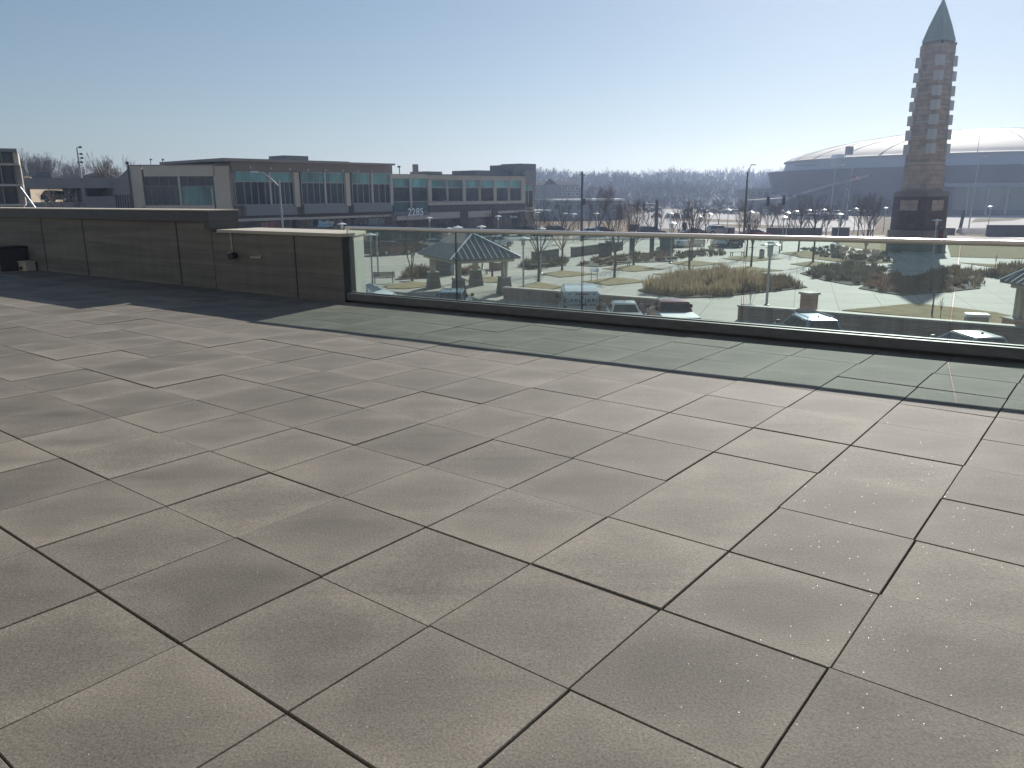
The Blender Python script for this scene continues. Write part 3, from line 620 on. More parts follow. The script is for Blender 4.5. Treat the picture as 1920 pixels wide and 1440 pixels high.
# ------------------------------------------------------------------ shelters with standing-seam roofs
def shelter(c, a1, L1, L2, ze, za, ridge, posts, label, base_h, base_w, basemat, taper=.72):
    # c centre, a1 direction of side L1, eave height ze, apex za (above G)
    u = Vector((math.cos(a1), math.sin(a1), 0)); v = Vector((-u.y, u.x, 0)); c = Vector((c[0], c[1], G))
    t = thing('shelter', label, 'shelter', c)
    def P(x, y, z): return c+u*x+v*y+Vector((0, 0, z))
    e = [P(-L1/2, -L2/2, ze), P(L1/2, -L2/2, ze), P(L1/2, L2/2, ze), P(-L1/2, L2/2, ze)]
    r0, r1 = P(0, -ridge/2, za), P(0, ridge/2, za)
    faces = [(e[0], e[1], r0, r0), (e[1], e[2], r1, r0), (e[2], e[3], r1, r1), (e[3], e[0], r0, r1)]
    dz = Vector((0, 0, .09))
    mb = MB()
    mb.add(e+[r0, r1]+[p-dz for p in e]+[r0-dz, r1-dz], [(0, 1, 4), (1, 2, 5, 4), (2, 3, 5), (3, 0, 4, 5), (10, 7, 6), (10, 11, 8, 7), (11, 9, 8), (11, 10, 6, 9), (0, 6, 7, 1), (1, 7, 8, 2), (2, 8, 9, 3), (3, 9, 6, 0)])
    rf = mb.build('roof', M['roofmetal'], t)
    sm = MB()
    for a, b, tb, ta in faces:                         # eave a->b, top ta (above a) -> tb (above b)
        n = max(3, int((b-a).length/.42))
        nrm = (b-a).cross(((ta+tb)/2)-(a+b)/2).normalized()
        if nrm.z < 0: nrm = -nrm
        el = b-a; ed = el.normalized(); slope = ((ta+tb)/2-(a+b)/2); sd = (slope-ed*slope.dot(ed)).normalized()
        H = slope.dot(sd)
        sa, sb = (ta-a).dot(ed), (tb-a).dot(ed)
        for k in range(1, n):
            s = el.length*k/n
            if s < sa: hh = H*s/sa
            elif s > sb: hh = H*(el.length-s)/(el.length-sb)
            else: hh = H
            p0 = a+ed*s; p1 = p0+sd*hh
            sm.add([p0-ed*.022, p0+ed*.022, p1+ed*.022, p1-ed*.022, p0-ed*.022+nrm*.05, p0+ed*.022+nrm*.05, p1+ed*.022+nrm*.05, p1-ed*.022+nrm*.05], [(4, 5, 6, 7), (0, 1, 5, 4), (1, 2, 6, 5), (2, 3, 7, 6), (3, 0, 4, 7)])
    sm.build('roof_seam', M['seam'], rf)
    hp = MB()
    for a, b in ((e[0], r0), (e[1], r0), (e[2], r1), (e[3], r1), (r0, r1)): hp.tube(a+Vector((0, 0, .02)), b+Vector((0, 0, .03)), .075, n=6)
    hp.build('hip_cap', M['seam'], rf)
    fm = MB()
    for i in range(4):
        a, b = e[i]-Vector((0, 0, .30)), e[(i+1) % 4]-Vector((0, 0, .30)); inn = (c-(a+b)/2); inn.z = 0; inn.normalize()
        d = (b-a).normalized(); fm.obox(a+inn*.32+d*.36, (b-a)-d*.72, inn*.12, .2)
    fm.build('fascia', M['fascia'], t)
    for x, y in posts:
        q = P(x, y, 0)
        mb = MB(); mb.frus((q.x, q.y), base_w, base_w, base_w*taper, base_w*taper, G+.1, G+base_h, a1); b_ = mb.build('post_base', basemat, t)
        mb = MB(); mb.frus((q.x, q.y), base_w*taper+.12, base_w*taper+.12, base_w*taper+.1, base_w*taper+.1, G+base_h+.002, G+base_h+.09, a1); mb.build('base_cap', M['stone'], b_)
        mb = MB()
        for sx in (-.11, .11):
            for sy in (-.11, .11): mb.frus((q.x+u.x*sx+v.x*sy, q.y+u.y*sx+v.y*sy), .13, .13, .13, .13, G+base_h+.09, G+ze-.1, a1)
        mb.build('post', M['fascia'], t)
    return t
sa = math.atan2(2.0, 4.65)
shelter((-3.25, 58.5), sa, 5.3, 7.6, 2.75, 4.35, 2.3, [(-1.75, -2.9), (1.75, -2.9), (1.75, 2.9), (-1.75, 2.9)], 'park shelter with grey standing seam hip roof on four tapered stone posts', 1.28, .95, M['seatwall'])
q = at(1875, 526, G+2.85)
u_ = Vector((math.cos(sa-.35), math.sin(sa-.35), 0)); v_ = Vector((-u_.y, u_.x, 0)); cc = q + u_*3.0 - v_*2.1
shelter((cc.x, cc.y), sa-.35, 6.0, 4.2, 2.85, 4.9, .3, [(-2.35, 1.35), (2.1, 1.35), (-2.3, -1.5), (2.1, -1.5)], 'second shelter with striped metal roof cut off by the right edge of the view', 1.02, .95, M['brick'], taper=.98)

# ------------------------------------------------------------------ seat walls and dark pillars out on the plaza
def seg_wall(name, pa, pb, top, thick, label, cat, m, capm=None, dz=0, grp=None):
    # pa, pb base pixels, top height
    a, b = at(pa[0], pa[1], G+.12), at(pb[0], pb[1], G+.12); a.z = b.z = G
    d = (b-a); n = Vector((-d.y, d.x, 0)).normalized()
    if n.y < 0: n = -n
    t = thing(name, label, cat, a, 0, grp)
    mb = MB()
    mb.hexa([a, b, b+n*thick, a+n*thick] if d.cross(n).z > 0 else [b, a, a+n*thick, b+n*thick], [v+Vector((0, 0, top)) for v in ([a, b, b+n*thick, a+n*thick] if d.cross(n).z > 0 else [b, a, a+n*thick, b+n*thick])])
    mb.build('wall_body' if cat == 'wall' else 'shaft', m, t)
    dd = d.normalized()*.05; k = Vector((0, 0, top+.002)); k2 = Vector((0, 0, top+.09))
    f = [a-dd-n*.05, b+dd-n*.05, b+dd+n*(thick+.05), a-dd+n*(thick+.05)]
    if d.cross(n).z < 0: f = [f[1], f[0], f[3], f[2]]
    mb = MB(); mb.hexa([v+k for v in f], [v+k2 for v in f]); mb.build('coping' if cat == 'wall' else 'cap', capm or M['stone'], t)
    return t
sw = 'concrete seat walls on the plaza'
seg_wall('seat_wall', (1004, 494), (1048, 487), 1.25, .5, 'short seat wall just right of the shelter', 'wall', M['seatwall'], grp=sw)
seg_wall('seat_wall', (1077, 482), (1168, 469), 1.15, .5, 'long seat wall rising behind the glass joint right of the shelter', 'wall', M['seatwall'], grp=sw)
seg_wall('seat_wall', (806, 515), (846, 517), 1.7, .5, 'dark wall panel seen between the left shelter posts', 'wall', M['seatwall'], grp=sw)
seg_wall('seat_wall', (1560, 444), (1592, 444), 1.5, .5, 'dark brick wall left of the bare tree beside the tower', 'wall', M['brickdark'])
pg = 'dark square pillars on the plaza'
for (a, b, h, lab) in (((1127, 482), (1136, 481.5), 1.6, 'low dark pillar in front of the long seat wall'), ((1140, 481), (1147, 480.5), 1.75, 'dark pillar nearest the right end of the long seat wall'),
        ((1180, 478), (1187, 478), 2.0, 'dark pillar just right of the long seat wall'), ((1218, 476), (1226, 476), 2.3, 'tall dark pillar left of the parked cars on the plaza'),
        ((1241, 473), (1262, 472), 2.0, 'broad dark pillar in front of the parked cars on the plaza')):
    seg_wall('plaza_pillar', a, b, h, .5, lab, 'pillar', M['seatwall'], grp=pg)
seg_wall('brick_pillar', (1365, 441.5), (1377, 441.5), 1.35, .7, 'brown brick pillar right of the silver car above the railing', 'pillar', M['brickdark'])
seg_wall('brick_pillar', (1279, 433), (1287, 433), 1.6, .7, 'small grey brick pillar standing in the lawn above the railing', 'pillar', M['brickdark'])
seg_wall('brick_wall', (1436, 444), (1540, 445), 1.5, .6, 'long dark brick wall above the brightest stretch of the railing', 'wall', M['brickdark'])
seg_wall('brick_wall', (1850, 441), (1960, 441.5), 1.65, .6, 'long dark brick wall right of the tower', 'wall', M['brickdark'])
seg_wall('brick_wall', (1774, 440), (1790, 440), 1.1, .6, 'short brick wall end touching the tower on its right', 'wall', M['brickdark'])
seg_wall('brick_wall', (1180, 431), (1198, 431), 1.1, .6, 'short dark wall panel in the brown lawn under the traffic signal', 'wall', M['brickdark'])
seg_wall('brick_planter', (934, 507), (952, 505), .75, 1.2, 'low brick planter seen between the right shelter posts', 'planter', M['brick'])
# picket fence between the walls right of the tower
a, b = at(1797, 438, G), at(1848, 438.5, G); a.z = b.z = G; d = (b-a)
t = thing('picket_fence', 'pale picket fence between two dark brick walls right of the tower', 'fence', a)
mb = MB(); n = Vector((-d.y, d.x, 0)).normalized()
for k in range(28): mb.obox(a+d*(k/28), d*.018, n*.05, 1.0)
mb.build('picket', M['white'], t)
mb = MB(); mb.obox(a+Vector((0, 0, .2))-n*.04, d, n*.035, .08); mb.obox(a+Vector((0, 0, .75))-n*.04, d, n*.035, .08); mb.build('rail', M['white'], t)
# ------------------------------------------------------------------ benches
def make_bench(back):
    t = thing('park_bench', '', 'bench', (0, 0, 0))
    mb = MB()
    for k in range(5): mb.box(-.9, -.24+k*.1, .43, .9, -.16+k*.1, .465)
    mb.build('seat', M['benchwood'], t, local=True)
    for s in (-.72, .72):
        mb = MB(); mb.box(s-.03, -.22, 0, s+.03, -.15, .425); mb.box(s-.03, .15, 0, s+.03, .22, .425); mb.box(s-.03, -.15, .36, s+.03, .15, .42); mb.build('leg', M['iron'], t, local=True)
    if back:
        mb = MB()
        for k in range(4): mb.hexa([(-.9, .24+.03*k, .5+.1*k), (.9, .24+.03*k, .5+.1*k), (.9, .27+.03*k, .5+.1*k), (-.9, .27+.03*k, .5+.1*k)], [(-.9, .265+.03*k, .58+.1*k), (.9, .265+.03*k, .58+.1*k), (.9, .295+.03*k, .58+.1*k), (-.9, .295+.03*k, .58+.1*k)])
        mb.build('backrest', M['benchwood'], t, local=True)
        for s in (-.72, .72):
            mb = MB(); mb.tube((s, .2, .4), (s, .41, .92), .022, n=6); mb.build('back_support', M['iron'], t, local=True)
    return t
flat = Proto(lambda: make_bench(False)); backed = Proto(lambda: make_bench(True))
def ground(px, py, h=.12): p = at(px, py, G+h); return p
backed.put(ground(720, 531), R(8), 'slatted park bench with a backrest near the white hatchback', 'park benches')
for px, py, rz, lab in ((1012, 504, 20, 'backless bench in front of the dark shrubs right of the shelter'), (1166, 499, 22, 'backless bench below the long seat wall'), (1256, 490, 18, 'backless bench left of the tallest young tree mid plaza'),
                        (1382, 480, 18, 'backless bench in front of a seat wall near the two headed lamp'), (898, 515, 20, 'backless bench behind the rear shelter post')):
    flat.put(ground(px, py), R(rz), lab, 'park benches')
q = ground(1114, 528); t = thing('info_sign', 'slanted white information board in the lawn above the white van', 'sign', q)
mb = MB(); mb.hexa([(q.x-.36, q.y-.3, q.z+.80), (q.x+.36, q.y-.3, q.z+.80), (q.x+.36, q.y+.22, q.z+1.02), (q.x-.36, q.y+.22, q.z+1.02)], [(q.x-.36, q.y-.32, q.z+.84), (q.x+.36, q.y-.32, q.z+.84), (q.x+.36, q.y+.2, q.z+1.06), (q.x-.36, q.y+.2, q.z+1.06)]); mb.build('board', M['white'], t)
for s in (-.24, .24): mb = MB(); mb.box(q.x+s-.03, q.y-.05, q.z, q.x+s+.03, q.y+.01, q.z+.88); mb.build('post', M['fascia'], t)
q = ground(849, 531); t = thing('parking_sign', 'small pale blue sign on a post beside the front shelter post', 'sign', q)
mb = MB(); mb.tube(q, q+Vector((0, 0, 1.25)), .025, n=6); mb.build('post', M['steel'], t)
mb = MB(); mb.box(q.x-.16, q.y-.05, q.z+.9, q.x+.16, q.y-.03, q.z+1.5); mb.build('panel', mat('pale_blue_panel', (.30, .42, .58), .5, var=.03), t, bevel=.01)
q = ground(1428, 484); t = thing('litter_bin', 'small grey litter bin in the lawn beside the two headed lamp', 'litter bin', q)
mb = MB(); mb.lathe([(.24, 0), (.27, .1), (.27, .75), (.25, .8)], 14, q); mb.build('bin_body', M['steel'], t)
mb = MB(); mb.lathe([(.29, .80), (.29, .86), (.08, 1.0), (.02, 1.01)], 14, q); mb.build('lid', M['iron'], t)
q = at(1831, 597, G+.75); t = thing('utility_cabinet', 'low white topped utility box in the lawn behind the right planter wall', 'utility box', (q.x, q.y, G))
mb = MB(); mb.frus((q.x, q.y), 1.0, .7, 1.0, .7, G+.15, G+.88, R(-20)); mb.build('case', M['spandrel'], t, bevel=.01)
mb = MB(); mb.frus((q.x, q.y), 1.2, .9, 1.05, .75, G+.882, G+1.0, R(-20)); mb.build('top', M['white'], t, bevel=.01)

# ------------------------------------------------------------------ lamps
LH = 4.1
def make_lamp():
    t = thing('park_lamp', '', 'lamp', (0, 0, 0))
    mb = MB(); mb.lathe([(.16, 0), (.16, .08), (.09, .12), (.09, .5), (.065, .55), (.052, LH-.62), (.05, LH-.6)], 12); mb.build('pole', M['steel'], t, smooth=True, local=True)
    mb = MB(); mb.lathe([(.10, LH-.60), (.13, LH-.56), (.13, LH-.34), (.16, LH-.32), (.12, LH-.16), (.05, LH-.06)], 14); mb.build('lantern', M['lantern'], t, smooth=True, local=True)
    mb = MB(); mb.lathe([(.50, LH-.14), (.50, LH-.125), (.34, LH-.06), (.16, LH-.01), (.07, LH+.03), (.02, LH+.05)], 20); mb.build('lamp_shade', M['hat'], t, smooth=True, local=True)
    return t
lampP = Proto(make_lamp)
def lamp(px, py, label, dz=0):
    q = at(px, py, G+LH+.1); lampP.put((q.x, q.y, G+.1), rnd.uniform(0, 3), label, 'disc shaded park lamps')
lamp(694, 437.5, 'slim park lamp at the left end of the glass behind the white hatchback')
lamp(981, 444, 'park lamp at the right corner of the shelter roof')
lamp(1757, 411, 'park lamp standing in front of the tower base')
for x, y, l in ((1858, 386, 'park lamp in front of the arena glass right of the tower'), (1661, 388.5, 'park lamp just left of the tower'), (1605, 390, 'park lamp above the bare multi-stemmed tree'), (1575, 400, 'park lamp below the flagpoles'),
                (1545, 392, 'park lamp second left of the flagpoles'), (1518, 393, 'park lamp third left of the flagpoles'), (1492, 394.5, 'park lamp with yellowish glint fourth left of the flagpoles'), (1477, 397.5, 'park lamp fifth left of the flagpoles under the mast arm end'),
                (1470, 405.5, 'low park lamp with the brightest shade under the mast arm end'), (1408, 396, 'park lamp just right of the mast arm pole'), (1366, 392, 'park lamp at the tree above the silver car'), (1330, 399.5, 'park lamp left of the tree above the silver car'),
                (1312, 405, 'park lamp third left of the mast arm pole in the far lot'), (1257, 399, 'park lamp right of the thick signal pole'), (1260, 416.5, 'nearer low park lamp right of the thick signal pole'),
                (1118, 399, 'park lamp between the utility pole and the signal arm'), (1076, 400, 'park lamp just left of the utility pole'), (1060, 399, 'park lamp second left of the utility pole'), (1007, 397.5, 'park lamp at the corner of the number building'),
                (1014, 426.5, 'park lamp rising from the dark parked cars at the number building corner'), (934, 404, 'park lamp before the wing with the teal sign'), (903, 423, 'park lamp low over the railing right of the shelter peak'),
                (858, 424, 'park lamp left of the brick column above the shelter'), (842, 427, 'park lamp directly over the shelter peak'), (805, 407, 'park lamp under the house number'), (641, 418, 'park lamp right of the blue shop sign')):
    lamp(x, y, l)
# two headed lamp near the middle of the plaza
q = at(1437, 574, G+.1); t = thing('twin_park_lamp', 'taller lamp with two shades and a square lantern behind the glass joint', 'lamp', (q.x, q.y, G+.1))
H = (at(1441, 458, G+4.0)-CAM).length
top = atY(1441, 453, q.y).z-G-.1
mb = MB(); mb.lathe([(.17, 0), (.17, .1), (.085, .14), (.07, top-.9), (.07, top-.85)], 12, q); mb.build('pole', M['steel'], t, smooth=True)
mb = MB(); mb.frus((q.x, q.y), .26, .26, .30, .30, q.z+top-.95, q.z+top-.2); mb.build('lantern', M['lantern'], t, bevel=.03)
for s in (-1, 1):
    mb = MB(); mb.hexa([(q.x+s*.12-.1, q.y-.13, q.z+top-.12), (q.x+s*.12+.1, q.y-.13, q.z+top-.12), (q.x+s*.12+.1, q.y+.13, q.z+top-.12), (q.x+s*.12-.1, q.y+.13, q.z+top-.12)], [(q.x+s*.08-.05, q.y-.06, q.z+top), (q.x+s*.08+.05, q.y-.06, q.z+top), (q.x+s*.08+.05, q.y+.06, q.z+top), (q.x+s*.08-.05, q.y+.06, q.z+top)])
    mb.lathe([(.28, top-.24), (.27, top-.2), (.10, top-.13), (.02, top-.12)], 12, (q.x+s*.36, q.y, q.z)); mb.build('lamp_shade', M['hat'], t, smooth=True)
q = at(709.5, 517, G+.1); top = atY(706, 437, q.y).z-q.z
t = thing('sign_pole', 'plain grey pole with a narrow cap right of the slim park lamp', 'pole', q)
mb = MB(); mb.lathe([(.3, 0), (.3, .12), (.075, .13), (.06, top)], 12, q); mb.build('pole', M['steel'], t, smooth=True)
mb = MB(); mb.frus((q.x, q.y), .26, .12, .26, .12, q.z+top-.25, q.z+top+.05); mb.build('cap', M['hat'], t)

# tall roadway light with a swept arm, seen in front of the glass fronted bays
def pole_from(pxb, pyb, pxt, pyt, Y): b = atY(pxb, pyb, Y); tp = atY(pxt, pyt, Y); return b, tp
Y = 62; b, tp = pole_from(529, 430, 523, 337, Y); b = Vector((b.x+.05, Y, G)); tp.x = b.x
t = thing('street_light', 'tall roadway light with swept arm in front of the glass fronted building', 'street light', b)
mb = MB(); mb.tube(b, tp, .10, .065, n=10); mb.build('pole', M['steel'], t, smooth=True)
mb = MB(); pts = [tp+Vector((0, 0, -.55))]
e_ = atY(482, 323, Y); 
for k in range(1, 11):
    u = k/10; pts.append(Vector((tp.x+(e_.x-tp.x)*u, Y, tp.z-.55+(e_.z-tp.z+.55)*math.sin(u*math.pi/2))))
for a, c in zip(pts, pts[1:]): mb.tube(a, c, .045, n=8)
mb.build('arm', M['steel'], t, smooth=True)
mb = MB(); mb.hexa([(e_.x-.55, Y-.14, e_.z-.02), (e_.x+.1, Y-.10, e_.z-.06), (e_.x+.1, Y+.10, e_.z-.06), (e_.x-.55, Y+.14, e_.z-.02)], [(e_.x-.5, Y-.08, e_.z+.10), (e_.x+.1, Y-.05, e_.z+.07), (e_.x+.1, Y+.05, e_.z+.07), (e_.x-.5, Y+.08, e_.z+.10)]); mb.build('luminaire', M['hat'], t, bevel=.02)
mb = MB(); mb.tube(e_+Vector((-.25, 0, .08)), e_+Vector((-.25, 0, .35)), .012, n=5); mb.build('photocell', M['steel'], t)
q = at(399, 393, 1.6); b = atY(401, 390, 60); 
t = thing('thin_pole', 'thin pale pole rising behind the end of the tall wall', 'pole', (b.x, 60, G)); mb = MB(); mb.tube((b.x, 60, G), (b.x-.05, 60, atY(398, 353, 60).z), .05, .04, n=8); mb.build('shaft', M['steel'], t)
mb = MB(); mb.tube((b.x, 60, G), (b.x, 60, G+.5), .1, .1, n=8); mb.build('base', M['steel'], t)
# stadium style pole with stacked heads
Y = 150; tp = atY(144, 277, Y); b = Vector((tp.x+.2, Y, G))
t = thing('floodlight_pole', 'tall pole with stacked black floodlights behind the parking garage', 'floodlight', b)
mb = MB(); mb.tube(b, tp, .45, .12, n=10); mb.build('pole', M['steel'], t, smooth=True)
for dy, dx, w in ((276.3, 6, 7), (289, 6, 6), (296.5, 6.3, 5), (304.6, 4.5, 5), (304.6, -2, 3)):
    p0 = atY(145+dx+(dy-276)*.13, dy, Y); mb = MB(); mb.lathe([(.05, .22), (.25, .2), (w*.055, .04), (w*.06, -.12), (.1, -.14)], 10, p0); mb.tube(p0+Vector((0, 0, .05)), Vector((tp.x, Y, p0.z+.05)), .04, n=5); mb.build('floodlight_head', M['iron'], t, smooth=True)
# utility pole
def util(px, pyt, Y, label, tr=None):
    tp = atY(px, pyt, Y); b = Vector((tp.x, Y, G)); t = thing('utility_pole', label, 'pole', b)
    mb = MB(); mb.tube(b, tp, .22, .15, n=9); mb.build('pole', M['dark_pole'], t, smooth=True)
    if tr: z = atY(px, tr, Y).z; mb = MB(); mb.lathe([(.05, -.5), (.3, -.45), (.3, .45), (.05, .5)], 10, (b.x+.28, Y-.1, z)); mb.build('transformer', M['dark_pole'], t, smooth=True)
    mb = MB(); mb.box(b.x-.35, Y-.22, tp.z-.5, b.x+.35, Y-.16, tp.z-.38); mb.build('crossarm', M['dark_pole'], t)
    return t
util(1092, 322, 118, 'dark wooden utility pole with a transformer in front of the low white roofed building', 378)
# signal poles
def signal(px, pyb, pyt, Y, arm_px, arm_py0, arm_py1, heads, label, r=.16, lum=None, m=None):
    b = atY(px, pyb, Y); b.z = G; tp = Vector((b.x, Y, atY(px, pyt, Y).z)); t = thing('traffic_signal', label, 'traffic signal', b)
    m = m or M['dark_pole']
    mb = MB(); mb.tube(b, tp, r*1.15, r*.85, n=10); mb.build('pole', m, t, smooth=True)
    a0 = Vector((b.x, Y, atY(px, arm_py0, Y).z)); a1 = atY(arm_px, arm_py1, Y)
    mb = MB(); mb.tube(a0, a1, r*.6, r*.38, n=8); mb.build('mast_arm', M['steel'], t, smooth=True)
    for hx in heads:
        f = (hx-px)/(arm_px-px); p = a0.lerp(a1, f)
        mb = MB(); mb.box(p.x-.2, Y-.28, p.z-.95, p.x+.2, Y-.06, p.z+.35); h_ = mb.build('signal_head', M['iron'], t, bevel=.03)
        mb = MB()
        for k in range(3): mb.tube((p.x, Y-.40, p.z+.12-.4*k), (p.x, Y-.26, p.z+.12-.4*k), .15, .15, n=10)
        mb.build('visor', M['blacktrim'], h_)
    if lum:
        e = atY(lum[0], lum[1], Y); mb = MB(); mb.tube(tp, e, .06, .045, n=6); mb.build('light_arm', m, t)
        mb = MB(); mb.box(e.x-.1, Y-.15, e.z-.06, e.x+.65, Y+.15, e.z+.06); mb.build('luminaire', M['steel'], t, bevel=.03)
    return t
signal(1230, 430, 374, 135, 1180, 383.5, 383.5, (1195, 1206), 'traffic signal with thick dark post and short arm over the far street', r=.30)
signal(1395, 436, 323, 112, 1475, 376, 371, (1438, 1469), 'traffic signal on a tall pole with a long pale arm and street light', r=.15, lum=(1409, 309))
for px, pyt, Y, ex, ey, l in ((1566, 318, 175, 1580, 309, 'slim street light curving right in front of the arena wall'), (1834, 312, 150, 1845, 293, 'slim street light curving up right of the tower')):
    tp = atY(px, pyt, Y); b = Vector((tp.x-.3, Y, G)); t = thing('street_light', l, 'street light', b)
    mb = MB(); mb.tube(b, tp, .13, .08, n=8); mb.build('pole', M['steel'], t, smooth=True)
    e = atY(ex, ey, Y); c = tp.lerp(e, .5)+Vector((-.25, 0, .25)); mb = MB(); mb.tube(tp, c, .06, n=6); mb.tube(c, e, .05, n=6); mb.build('arm', M['steel'], t)
    mb = MB(); mb.box(e.x-.2, Y-.15, e.z-.07, e.x+.6, Y+.15, e.z+.07); mb.build('luminaire', M['hat'], t, bevel=.03)
# thick post seen behind the railing right of the tower
tp = atY(1808, 395, 135); b = Vector((tp.x-.4, 135, G)); t = thing('steel_post', 'plain steel post leaning slightly in front of the pale lot right of the tower', 'post', b); mb = MB(); mb.tube(b, tp, .28, .24, n=10); mb.build('shaft', M['dark_pole'], t, smooth=True)
mb = MB(); mb.tube(b, b+Vector((0, 0, .5)), .45, .4, n=10); mb.build('base', M['seatwall'], t)
# flags
def flag(px, pyt, Y, fpx, fpy0, fpy1, label, us):
    tp = atY(px, pyt, Y); b = Vector((tp.x-.5, Y, G)); t = thing('flagpole', label, 'flagpole', b)
    mb = MB(); mb.tube(b, tp, .11, .06, n=8); mb.build('pole', M['steel'], t, smooth=True)
    mb = MB(); mb.lathe([(.02, -.12), (.12, -.05), (.12, .05), (.02, .12)], 8, tp+Vector((0, 0, .1))); mb.build('finial', M['steel'], t, smooth=True)
    a = atY(px+.5, fpy0, Y); c = atY(fpx, fpy1, Y); W, Hh = c.x-a.x, a.z-c.z
    def pt(u, v): return (a.x+W*u, Y+.18*math.sin(u*7), a.z-Hh*v-.15*u*Hh+.05*math.sin(u*9))
    def cloth(name, u0, u1, v0, v1, m, off, par):
        mb = MB(); n = 10; vs = []; fs = []
        for k in range(n+1):
            u = u0+(u1-u0)*k/n
            for vv in (v0, v1):
                for d in (-off, off): x, y, z = pt(u, vv); vs.append((x, y+d, z))
        for k in range(n):
            i = k*4; j = i+4; fs += [(i, j, j+2, i+2), (i+1, i+3, j+3, j+1), (i, i+1, j+1, j), (i+2, j+2, j+3, i+3)]
        fs += [(0, 2, 3, 1), (n*4, n*4+1, n*4+3, n*4+2)]
        mb.add(vs, fs); return mb.build(name, m, par)
    f = cloth('flag', 0, 1, 0, 1, M['flagred'] if us else M['flagblue'], .01, t)
    if us:
        for k in range(6): cloth('stripe', 0, 1, (2*k+1)/13, (2*k+2)/13, M['white'], .014, f)
        cloth('canton', 0, .42, 0, 7/13, M['flagblue'], .02, f)
    else: cloth('emblem', .35, .65, .3, .7, M['white'], .02, f)
flag(1598, 319, 165, 1613, 330, 336.5, 'taller flagpole flying a red striped flag before the arena', True)
flag(1586.5, 346, 165, 1591, 350, 357, 'shorter flagpole with a limp dark flag left of the striped flag', False)
# ------------------------------------------------------------------ two storey glass fronted building (house number 2285)
FU = Vector((.657, .754, 0)).normalized(); FN = Vector((FU.y, -FU.x, 0)); FP = Vector((-19.2, 125, 0))
BU = Vector((.995, .10, 0)).normalized(); BN = Vector((BU.y, -BU.x, 0)); BP = atP(432, 340, FP, FN); BP.z = 0
nb = thing('number_building', 'two storey beige and glass building with large pale house number over its entrance', 'building', (FP.x, FP.y, G))
class Face:
    def __init__(s, P, u, n): s.P, s.u, s.n = P, u, n
    def rect(s, mb, x0, y0, x1, y1, w0, w1, mi=0, zb=None, zt=None):   # pixel rectangle on the plane standing w1 out, going back to w0
        P = s.P+s.n*w1; xm, ym = (x0+x1)/2, (y0+y1)/2
        L, Rr = atP(x0, ym, P, s.n), atP(x1, ym, P, s.n)
        z0 = atP(xm, y1, P, s.n).z if zb is None else zb; z1 = atP(xm, y0, P, s.n).z if zt is None else zt
        a = Vector((L.x, L.y, z0)); b = Vector((Rr.x, Rr.y, z0)); k = s.n*(w1-w0)
        mb.hexa([a, b, b-k, a-k], [Vector((v.x, v.y, z1)) for v in (a, b, b-k, a-k)], mi); return mb
def part(face, name, m, rects, parent=None, w0=-1, w1=0, **kw):
    mb = MB()
    for r in rects: face.rect(mb, *r, w0, w1, **kw)
    return mb.build(name, m, parent if parent else nb)
FA = Face(FP, FU, FN); FB = Face(BP, BU, BN)
def window(face, x0, y0, x1, y1, splits, w, trans=None, fm=None, fr=.9, parent=None, up=None, lo=None):
    # glass field of one opening with its mullions; trans = pixel row of the transom
    f = MB(); wx = fr
    for xx in [x0]+splits+[x1]: face.rect(f, xx-wx/2, y0, xx+wx/2, y1, w-.10, w+.06)
    face.rect(f, x0, y0-.6, x1, y0+.4, w-.1, w+.055); face.rect(f, x0, y1-.5, x1, y1+.7, w-.1, w+.055)
    if trans: face.rect(f, x0, trans-.5, x1, trans+.5, w-.1, w+.05)
    o = f.build('window', fm or M['mullion'], parent or nb)
    if trans:
        mb = MB(); face.rect(mb, x0, y0, x1, trans, w-.12, w); mb.build('upper_pane', up or M['teal'], o)
        mb = MB(); face.rect(mb, x0, trans, x1, y1, w-.12, w); mb.build('lower_pane', lo or M['tealdark'], o)
    else:
        mb = MB(); face.rect(mb, x0, y0, x1, y1, w-.12, w); mb.build('pane', lo or M['tealdark'], o)
    return o
# beige block on the left
zroofB = atP(340, 310, BP, BN).z
part(FB, 'beige_block', M['beige'], [(243, 310, 268.5, 398), (402.5, 311, 433, 398), (268.5, 310, 402.5, 330.5), (268.5, 385, 402.5, 398), (335.5, 330.5, 339, 385)], w0=-.6, w1=0)
part(FB, 'block_core', M['taupe'], [(246, 312, 431, 398)], w0=-16, w1=-.9)
part(FB, 'roof_edge', M['taupe'], [(242.3, 308.6, 434, 310.2)], w0=-.8, w1=.12)
part(FB, 'ground_storey', M['taupe'], [(246, 398, 431, 420)], w0=-12, w1=-.3, zb=G)
window(FB, 268.5, 331.5, 335.5, 384.5, [284, 301, 318], -.35, trans=349, fm=M['spandrel'], lo=M['tealdark'], up=M['tealdark'])
window(FB, 339, 331.5, 402.5, 384.5, [354, 371, 388], -.35, trans=349, fm=M['spandrel'], lo=M['teal'], up=M['tealdark'])
